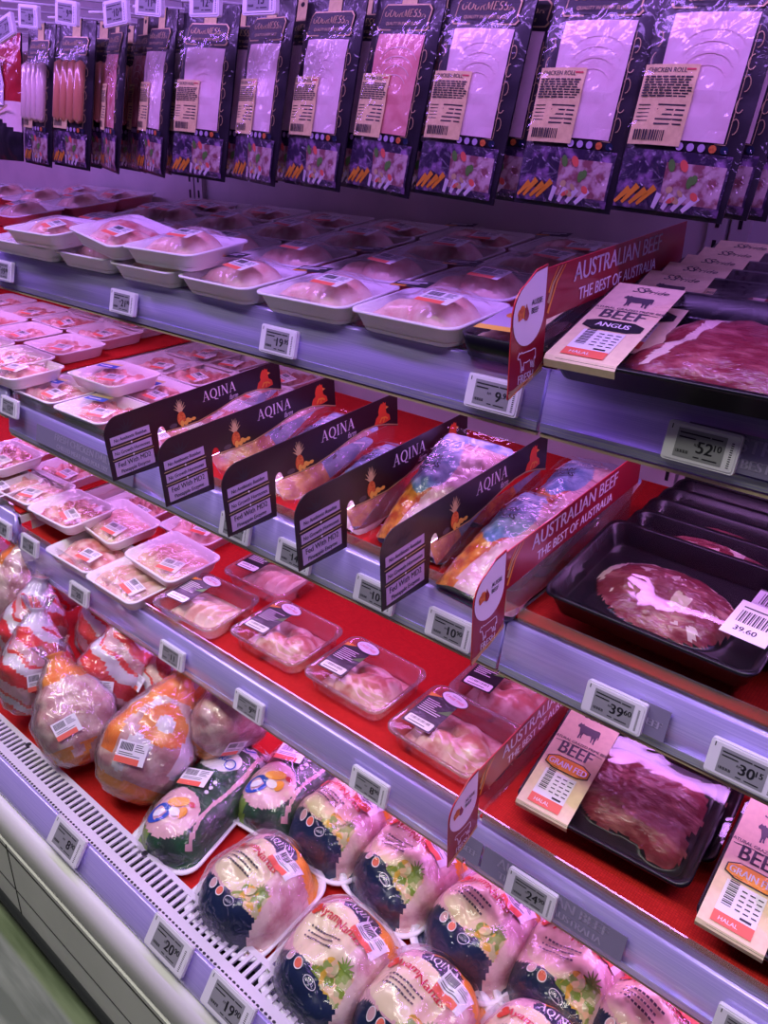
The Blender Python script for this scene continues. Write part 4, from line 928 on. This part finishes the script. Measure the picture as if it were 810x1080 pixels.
# ================================================================== BAGGED WHOLE CHICKENS
def interp(pts, t):
    for (a, ra), (b, rb) in zip(pts, pts[1:]):
        if t <= b:
            u = (t - a) / (b - a); u = u * u * (3 - 2 * u); return ra + (rb - ra) * u
    return pts[-1][1]
PROF = [(0, .002), (.03, .036), (.10, .056), (.25, .071), (.45, .074), (.62, .062), (.78, .043), (.90, .024), (.96, .013), (1.0, .018)]
def bag_bird(seed, label, kind, length=.24, k=1.0):
    t = thing('bagged_chicken', label, 'whole chicken'); nr, na_ = 60, 64
    def pt(tt, th, grow=0, fold=0):
        r = interp(PROF, tt) * k + grow
        lump = 1 + .13 * math.exp(-((th - .9) / .5) ** 2 - ((tt - .45) / .2) ** 2) + .13 * math.exp(-((th + .9) / .5) ** 2 - ((tt - .45) / .2) ** 2) - .06 * math.exp(-(th / .25) ** 2) * (tt < .7)
        a = .10 * nz(math.cos(th) * .8 + seed * 5, math.sin(th) * .8, tt * 2.2, 1.6) + .03 * nz(math.cos(th) * 2, math.sin(th) * 2 + seed, tt * 7, 2)
        f = fold * math.sin(th * 9 + 6 * nz(tt * 3, seed)) * (.2 + tt ** 3)
        r = r * (lump + a) + f
        return Vector((r * math.cos(th) * .84, r * math.sin(th), length * tt * k))
    def cl(tt, th):
        n_ = .5 * nz(math.cos(th) * 1.5 + seed, math.sin(th) * 1.5, tt * 5, 1.2)
        if kind == 'orange':
            if tt < .16 + .04 * n_: return 'orange_print'
            d = (th - .15) ** 2 * .30 + (tt - .62) ** 2 * 6
            if .022 < d < .13: return 'orange_print'
            if d <= .022: return 'white_print'
            if tt > .80 + .08 * n_: return 'orange_print'
            if abs(th + .9 + n_ * .3) < .22 and tt > .3: return 'orange_print'
            return 'film_skin' if n_ > -.16 else 'white_print'
        if kind == 'plain':
            if tt > .74 + .1 * n_ and th > -1: return 'orange_print'
            if abs(th - 1.25) < .16 and tt < .9: return 'white_print'
            if tt < .20 and abs(th) < 1.6: return 'orange_print' if n_ > -.02 else 'film_skin'
            return 'film_skin'
        s = (tt * 2.6 + th * .35 + .25 * n_ + seed * .37) % 1.0
        if tt > .84: return 'white_print'
        if s < .36: return 'red_print'
        if s < .62: return 'white_print'
        if s < .72: return 'red_print'
        return 'film_pink' if n_ > -.1 else 'film_skin'
    mb = MB(); mb.use('film_skin', True); v = []; f = []; ms = []
    for i in range(nr + 1):
        for j in range(na_): v.append(pt(i / nr, -PI + 2 * PI * j / na_))
    for i in range(nr):
        for j in range(na_):
            kk = (j + 1) % na_; f.append((i * na_ + j, i * na_ + kk, (i + 1) * na_ + kk, (i + 1) * na_ + j)); ms.append(mb.mid(cl((i + .5) / nr, -PI + 2 * PI * (j + .5) / na_)))
    f.append(tuple(reversed(range(na_)))); ms.append(0); f.append(tuple(range(nr * na_, (nr + 1) * na_))); ms.append(0)
    mb.add(v, f, ms); mb.build('printed_bird', t)
    mb = MB().use('bag', True); rings = []
    for i in range(37):
        tt = i / 36; rings.append([pt(tt, -PI + 2 * PI * j / 54, .004, .0022) for j in range(54)])
    mb.loft(rings); 
    mb.loft([[pt(1, -PI + 2 * PI * j / 24, .002, .003) + Vector((0, 0, q)) + (pt(1, -PI + 2 * PI * j / 24) - Vector((0, 0, length * k))) * q * 35 for j in range(24)] for q in (0, .012, .026)])
    mb.build('clear_bag', t)
    p = pt(.36, -.25, .007); mb = MB(); mb.M = Matrix.Translation(p) @ Matrix(((0, 0, 1, 0), (1, 0, 0, 0), (0, 1, 0, 0), (0, 0, 0, 1))) @ Matrix.Rotation(.15, 4, 'Z'); label2d(mb, 0, 0, .046, .034, .004); mb.build('price_label', t)
    return t
def aim(o, base, axis, roll=0):
    z = Vector(axis).normalized(); c = (Vector((0, 0, H)) - Vector(base)); x = (c - z * c.dot(z)).normalized(); y = z.cross(x)
    M = Matrix((x, y, z)).transposed(); M = M @ Matrix.Rotation(roll, 3, 'Z'); o.rotation_mode = 'QUATERNION'; o.rotation_quaternion = M.to_quaternion(); o.location = base
bp_ = {k: None for k in ('orange', 'plain', 'red', 'redb')}
GB = 'bagged whole chickens'
BB = [('plain', (-1.15, .545, -1.085), (-1.30, .575, -.895), 0, 'bagged chicken with an orange peak, lowest and frontmost in the pile'),
      ('orange', (-1.030, .535, -1.09), (-1.055, .715, -.91), 0, 'bagged chicken with orange circle print, beside the green pack at the grille'),
      ('red', (-1.24, .630, -1.07), (-1.235, .72, -.88), 0, 'bagged chicken with red diagonal print directly behind the orange peaked bird'),
      ('redb', (-1.36, .540, -1.085), (-1.43, .62, -.89), .4, 'bagged chicken with red print near the left picture edge, lower one'),
      ('red', (-1.40, .70, -1.05), (-1.41, .81, -.92), 1.3, 'bagged chicken with red stripe right under the third shelf rail'),
      ('redb', (-1.17, .68, -1.07), (-1.13, .80, -.91), -.7, 'bagged chicken with red and white print, middle of the back row'),
      ('orange', (-1.11, .69, -1.06), (-1.05, .80, -.93), -.5, 'bagged chicken with orange print directly behind the orange circle bird'),
      ('plain', (-1.00, .69, -1.06), (-.93, .79, -.91), 1.0, 'pale bagged chicken with orange marks behind the green packs'),
      ('redb', (-1.50, .590, -1.07), (-1.50, .67, -.86), .8, 'bagged chicken with red print at the left, just under the bay seam'),
      ('plain', (-1.64, .62, -1.04), (-1.63, .70, -.83), 2.2, 'pale pink bagged chicken at the left picture edge'),
      ('red', (-1.66, .74, -1.04), (-1.64, .85, -.92), .3, 'bagged chicken with red print at the back, left of the seam'),
      ('redb', (-1.84, .66, -1.03), (-1.84, .75, -.84), 1.1, 'bagged chicken farthest left in the well'),
      ('red', (-1.28, .80, -1.06), (-1.27, .92, -.97), .6, 'bagged chicken in shadow deep under the third shelf'),
      ('plain', (-1.52, .82, -1.06), (-1.5, .94, -.97), .6, 'pale bagged chicken in shadow deep under the third shelf')]
for i, (kd, pos, tip, roll, lab) in enumerate(BB):
    base = (pos[0], pos[1], H + pos[2]); ax = [tip[q] - pos[q] for q in range(3)]
    if bp_[kd] is None:
        o = bp_[kd] = bag_bird(i + 1, lab, 'red' if kd == 'redb' else kd, .225, .98); o['group'] = GB
    else: o = dup(bp_[kd], lab, base, (0, 0, 0), GB)
    aim(o, base, ax, roll)
    if i in (1, 5, 6): o.scale = ((1.12, .88)[i > 1],) * 3
p = on('W', 34, 603, .16); foam('parts', 2, False, 'foam tray of chicken pieces lying on the bagged chickens', (p.x, p.y, p.z), (.25, .1, .1), 'foam trays stacked on other trays')

# ================================================================== HANGING SLICED MEAT PACKS
def hang_pack(kind, label, w=.116, h=.205):
    t = thing('hanging_meat_pack', label, 'sliced meat pack')
    R0 = Matrix.Rotation(PI / 2, 4, 'X')        # local x right, y up, face -> -Y
    def m(): b = MB(); b.M = R0.copy(); return b
    b = m().use('black_foil', True)
    bul = lambda x, y: .010 * max(0, 1 - (2 * x / w) ** 2) ** .5 * max(0, 1 - abs(2 * (y + h / 2) / h) ** 4) + .0012 * nz(x, y, 0, 50)
    nx, ny = 14, 22; v = []; f = []
    for j in range(ny + 1):
        for i in range(nx + 1):
            x = (i / nx - .5) * w; y = -h + h * j / ny; v.append((x, y, .0015 + bul(x, y)))
    for j in range(ny):
        for i in range(nx): a = j * (nx + 1) + i; f.append((a, a + 1, a + nx + 2, a + nx + 1))
    b.add(v, f); b.smooth = False; b.box((0, -h / 2, 0), (w, h, .002)); b.rect(-w * .5, -.001, w * .5, .030, .0012)
    b.slab([(-w * .5, 0), (w * .5, 0), (w * .5, .030), (w * .12, .030), (w * .10, .034), (-w * .10, .034), (-w * .12, .030), (-w * .5, .030)], -.001, .001); b.build('sleeve', t)
    ox, top, bot = -w * .30, -.028, -.137
    wp = lambda p: Vector((p.x, p.y, .0025 + bul(p.x, p.y) + p.z))
    def grid(b, x0, y0, x1, y1, z=0, n=8):
        for i in range(n):
            for j in range(n):
                a, c = x0 + (x1 - x0) * i / n, x0 + (x1 - x0) * (i + 1) / n; d, e_ = y0 + (y1 - y0) * j / n, y0 + (y1 - y0) * (j + 1) / n; b.add([(a, d, z), (c, d, z), (c, e_, z), (a, e_, z)], [(0, 1, 2, 3)])
    b = m(); b.warp = wp
    if kind.startswith('saus'):
        b.warp = None; b.use('sausage_pale' if kind == 'sausp' else 'sausage_brown', True)
        for i in range(4): b.tube([(-w * .27 + i * w * .19, y, .013 - .002 * abs(k)) for k, y in ((1, bot + .006), (0, bot + .012), (0, top - .012), (1, top - .006))], [.004, .0095, .0095, .004], 10)
        b.smooth = False
    else:
        b.use({'pale': 'ham_pale', 'coral': 'ham_coral', 'red': 'ham_red'}[kind])
        pts = [(-w * .30, bot), (w * .34, bot), (w * .38, bot + .012), (w * .38, top - .030), (w * .30, top - .004), (-w * .20, top), (-w * .30, top - .02)]
        grid(b, -w * .32, bot, w * .36, top, .0004, 10)
        b.use('ham_pale' if kind == 'pale' else 'fat')
        for i in range(4): b.line(arc(.008, top - .034 - i * .008, .032 - i * .004, .020 - i * .002, 20, 160, 10), .0009, .0012)
    b.build('sliced_meat', t)
    b = m(); b.warp = wp; b.use('veg_print'); grid(b, -w * .47, -h + .004, w * .46, bot - .010, .0006, 8); b.use('food_print'); grid(b, -w * .05, -h + .012, w * .44, bot - .020, .0009, 8)
    b.use('orange')
    for i in range(4): b.line([(-w * .46 + i * .008, -h + .008), (-w * .34 + i * .009, -h + .022 + .003 * (i % 2))], [.003, .0062], .0013)
    b.use('white_print')
    for i in range(4): b.line([(-w * .10 + i * .010, -h + .006), (-w * .06 + i * .013, -h + .020)], [.004, .006], .0013)
    rr = random.Random(11)
    for i in range(9):
        b.use(('green_ink', 'orange_red', 'straw')[i % 3]); b.ell(rr.uniform(-w * .02, w * .42), rr.uniform(-h + .014, bot - .022), rr.uniform(.003, .006), rr.uniform(.002, .004), .0014, 10, rr.uniform(0, 3))
    b.build('serving_picture', t)
    b = m(); b.warp = wp; b.use('gold')
    for x in (w * .42, -w * .42):
        for i in range(5):
            s_ = 1 if x > 0 else -1; b.line(arc(x - s_ * .002, -.050 - i * .018, .0035, .0065, 90 if i % 2 else -90, 330 if i % 2 else 150, 8), .0008, .0008)
    b.line([(w * .38, bot), (w * .38, top - .01)], .0006, .001); b.line([(-w * .3, bot - .001), (w * .38, bot - .001)], .0006, .001)
    b.use('lilac_panel')
    for i in range(5): b.use(('lilac_panel', 'lilac_panel', 'lilac_panel', 'pineapple', 'film_navy')[i]); b.ell(w * (.02 + .09 * i), bot - .0055, .0036, .0036, .0012, 12)
    b.build('border_ornament', t)
    b = m(); b.warp = wp; b.use('gold'); nm = [(-w * .36, -.024), (-w * .39, -.020), (-w * .36, -.017), (-w * .36, .0), (-w * .31, .005), (w * .31, .005), (w * .36, .0), (w * .36, -.017), (w * .39, -.020), (w * .36, -.024)]
    b.poly(nm, .0010); b.use('ink'); b.poly([(p[0] * .965, -.0095 + (p[1] + .0095) * .90) for p in nm], .0015)
    b.use('gold'); b.serif('GOURMESSA', 0, -.0095, .0090, .0019, gap=.10); b.text('QUALITY IN EVERY SLICE', 0, -.0185, .0050, .0019); b.build('name_plate', t)
    b = m(); b.warp = wp; b.use('kraft'); x0, x1, y0_, y1_ = -w * .46, w * .02, -.143, -.072
    if kind == 'coral' or kind == 'pale': pass
    grid(b, x0, y0_, x1, y1_, .0024, 4); b.use('ink'); q = .0029; rr = random.Random(3)
    b.text('CHICKEN ROLL', x0 + .004, y1_ - .007, .0058, q, 'L', bold=.0001); b.use('red_ink'); b.rect(x1 - .012, y1_ - .005, x1 - .003, y1_ - .0035, q); b.use('ink')
    for i in range(8):
        xx = x0 + .003
        while xx < x1 - .006: d = rr.uniform(.003, .008); b.rect(xx, y1_ - .0115 - i * .0024, min(xx + d, x1 - .002), y1_ - .0102 - i * .0024, q); xx += d + .0012
    for i in range(5): b.rect(x0 + .024, y1_ - .036 - i * .0042, x1 - .004, y1_ - .0345 - i * .0042, q); b.rect(x0 + .003, y1_ - .036 - i * .0035, x0 + .016, y1_ - .0352 - i * .0035, q)
    xx = x0 + .005
    while xx < x0 + .038: d = rr.choice((.0007, .0013, .0018)); b.rect(xx, y0_ + .004, xx + d, y0_ + .0135, q); xx += d + .0010
    b.build('ingredient_label', t)
    b = m().use('kraft'); b.rect(-w * .11, .004, w * .11, .032, .0022); b.use('dark_gap'); b.ell(0, .024, .005, .003, .0026, 12); b.build('hang_tab', t)
    b = m().use('sleeve_film', True); b.warp = lambda p: Vector((p.x, p.y, .0065 + bul(p.x * .96, p.y) + .0022 * abs(nz(p.x, p.y, 5, 40)) + p.z))
    v = []; f = []; nx, ny = 16, 26
    for j in range(ny + 1):
        for i in range(nx + 1): v.append(((i / nx - .5) * w * .96, -h + .003 + (h - .006) * j / ny, 0))
    for j in range(ny):
        for i in range(nx): a = j * (nx + 1) + i; f.append((a, a + 1, a + nx + 2, a + nx + 1))
    b.add(v, f); b.build('clear_film', t)
    return t
hp = {}
def place_hang(kind, x, y, z, yaw, pitch, roll, lab, group, sx=1):
    if kind not in hp: hp[kind] = hang_pack(kind, lab); o = hp[kind]; o['group'] = group
    else: o = dup(hp[kind], lab, (0, 0, 0), (0, 0, 0), group)
    o.location = (x, y, z); o.rotation_euler = (pitch, roll, yaw); return o
HG = [('pale', -.318, 0, .5, 'chicken roll pack, first from the right in the hanging row'), ('pale', -.434, .0, .5, 'chicken roll pack, second from the right in the hanging row'),
      ('pale', -.574, .0, 1, 'chicken roll pack with full name plate, third from the right in the hanging row'), ('coral', -.690, -.12, 1, 'coral pink meat pack, fourth from the right in the hanging row'),
      ('pale', -.812, -.10, 1, 'pale meat pack leaning to the right, fifth from the right in the hanging row'), ('pale', -.930, -.20, 1, 'narrow seen pale meat pack, sixth from the right in the hanging row'),
      ('pale', -1.062, .08, 1, 'pale meat pack with kraft label, seventh from the right in the hanging row'), ('pale', -1.180, -.25, 1, 'pale meat pack turned sideways, eighth from the right in the hanging row'),
      ('red', -1.300, -.34, 1, 'red ham pack, narrow, between the sausages and the pale packs'), ('sausb', -1.425, .0, 1, 'brown sausage pack, left of the red ham pack'), ('sausp', -1.545, -.1, 1, 'pale sausage pack beside the red pouch')]
PEGX = []
for i, (kd, x, yaw, _, lab) in enumerate(HG):
    rr = random.Random(i + 3); y = .852
    place_hang(kd, x, y, H + .150, yaw, math.radians(-9), math.radians(rr.uniform(2, 4.5)), 'hanging ' + lab, 'hanging sliced meat packs')
    PEGX.append(x)
    for j in range(2):
        place_hang(kd, x + .006 * (j + 1) + .004, y + .046 * (j + 1), H + .152 - .002 * j, yaw + .03 * j, math.radians(-9), math.radians(3 + .5 * j), 'pack hanging %s the front one on the %s peg from the right' % (('right behind', 'farthest behind')[j], ORD[i]), 'packs behind the front row on the pegs')
# red pouches
def pouch(label, x, yaw, m_='pouch_red'):
    t = thing('meat_pouch', label, 'meat pouch', (x, .85, H + .150), (math.radians(-8), 0, yaw), 'hanging pouches'); R0 = Matrix.Rotation(PI / 2, 4, 'X'); w, h = .110, .20
    b = MB(); b.M = R0; b.use(m_, True); b.names += ['black_foil', 'food_print', 'ham_pale']
    def cl(x, y):
        if y < -.13 - .02 * math.sin(x * 30): return 'black_foil'
        if y < -.10: return 'ham_pale' if x > -.02 else 'black_foil'
        return m_
    v = []; f = []; ms = []; nx, ny = 24, 34
    for j in range(ny + 1):
        for i in range(nx + 1): xx = (i / nx - .5) * w; y = -h + (h + .02) * j / ny; v.append((xx, y, .002 + .018 * max(0, 1 - (2 * xx / w) ** 2) ** .6 * max(0, 1 - abs(2 * (y + h / 2) / h) ** 3) + .002 * nz(xx, y, 0, 60)))
    for j in range(ny):
        for i in range(nx): a = j * (nx + 1) + i; f.append((a, a + 1, a + nx + 2, a + nx + 1)); c = v[a]; ms.append(b.mid(cl(c[0], c[1])))
    b.add(v, f, ms); b.smooth = False; b.use('black_foil'); b.box((0, -h / 2 + .01, 0), (w, h + .02, .002)); b.build('pouch', t)
    b = MB(); b.M = R0; b.use('gold'); b.line([(-w * .3, -.03), (0, -.02), (w * .38, -.028)], .003, .024); b.line([(-w * .35, -.11), (0, -.118), (w * .4, -.105)], .004, .024); b.use('white_print'); b.slab([(-w * .2, -.105), (w * .18, -.105), (w * .22, -.07), (w * .12, -.045), (w * .06, -.02), (-w * .08, -.02), (-w * .14, -.045), (-w * .24, -.07)], .021, .023)
    b.use('ink'); b.text('GOURMESSA', 0, -.070, .010, .0235, sx=.7); b.text('PREMIUM', 0, -.080, .006, .0235); b.rect(-.012, -.092, .012, -.088, .0235); b.build('pouch_label', t)
    return t
po = pouch('dark red pouch with a white bottle shaped label hanging at the left end', -1.665, -.05)
dup(po, 'dark red pouch half cut by the left picture edge, top left', (-1.80, .85, H + .150), po.rotation_euler)
PEGX += [-1.665, -1.80]
# pegs and their tags
def peg(x, label):
    t = thing('peg_hook', label, 'peg hook', (x, WALL_Y, H + .182), (0, 0, 0), 'peg hooks'); b = MB().use('white_plastic', True)
    for dx in (-.022, .022): b.tube([(dx, 0, .01), (dx, -.30, .004), (dx * .4, -.40, .0), (0, -.44, -.004)], .0022, 6)
    b.tube([(0, 0, .040), (0, -.30, .034), (0, -.455, .026)], .0022, 6); b.smooth = False; b.box((0, -.006, .02), (.06, .008, .05)); b.build('wire_prongs', t); return t
pg = None
for i, x in enumerate(sorted(PEGX)):
    lab = 'white wire peg hook, %s from the left above the hanging packs' % (ORD + ['thirteenth'])[i]
    if pg is None: pg = peg(x, lab)
    else: dup(pg, lab, (x, WALL_Y, H + .182), (0, 0, 0))
b = MB().use('case_white'); b.box(((XL + XR) / 2, 1.19, H + .205), (XR - XL, .012, .02)); o = b.build('peg_bar', None); tag(o, 'long white metal bar carrying the peg hooks along the back wall', 'bar')
TP = [(8, 30), (33, 18), (73, 14), (125, 14), (160, 3), (219, 3), (277, 0)]
for i, (px, py) in enumerate(TP):
    r = ray(px, py); t_ = .775 / r.y; p = r * t_
    price_tag('%d' % (7 + i), '.90', 'small white tag on a peg tip, %s from the left at the top' % ORD[i], (p.x, p.y, p.z + H), (math.radians(-4), math.radians((-12, 6, 8, -3, 6, 3, 2)[i]), 0), .70, group='peg tip price tags')
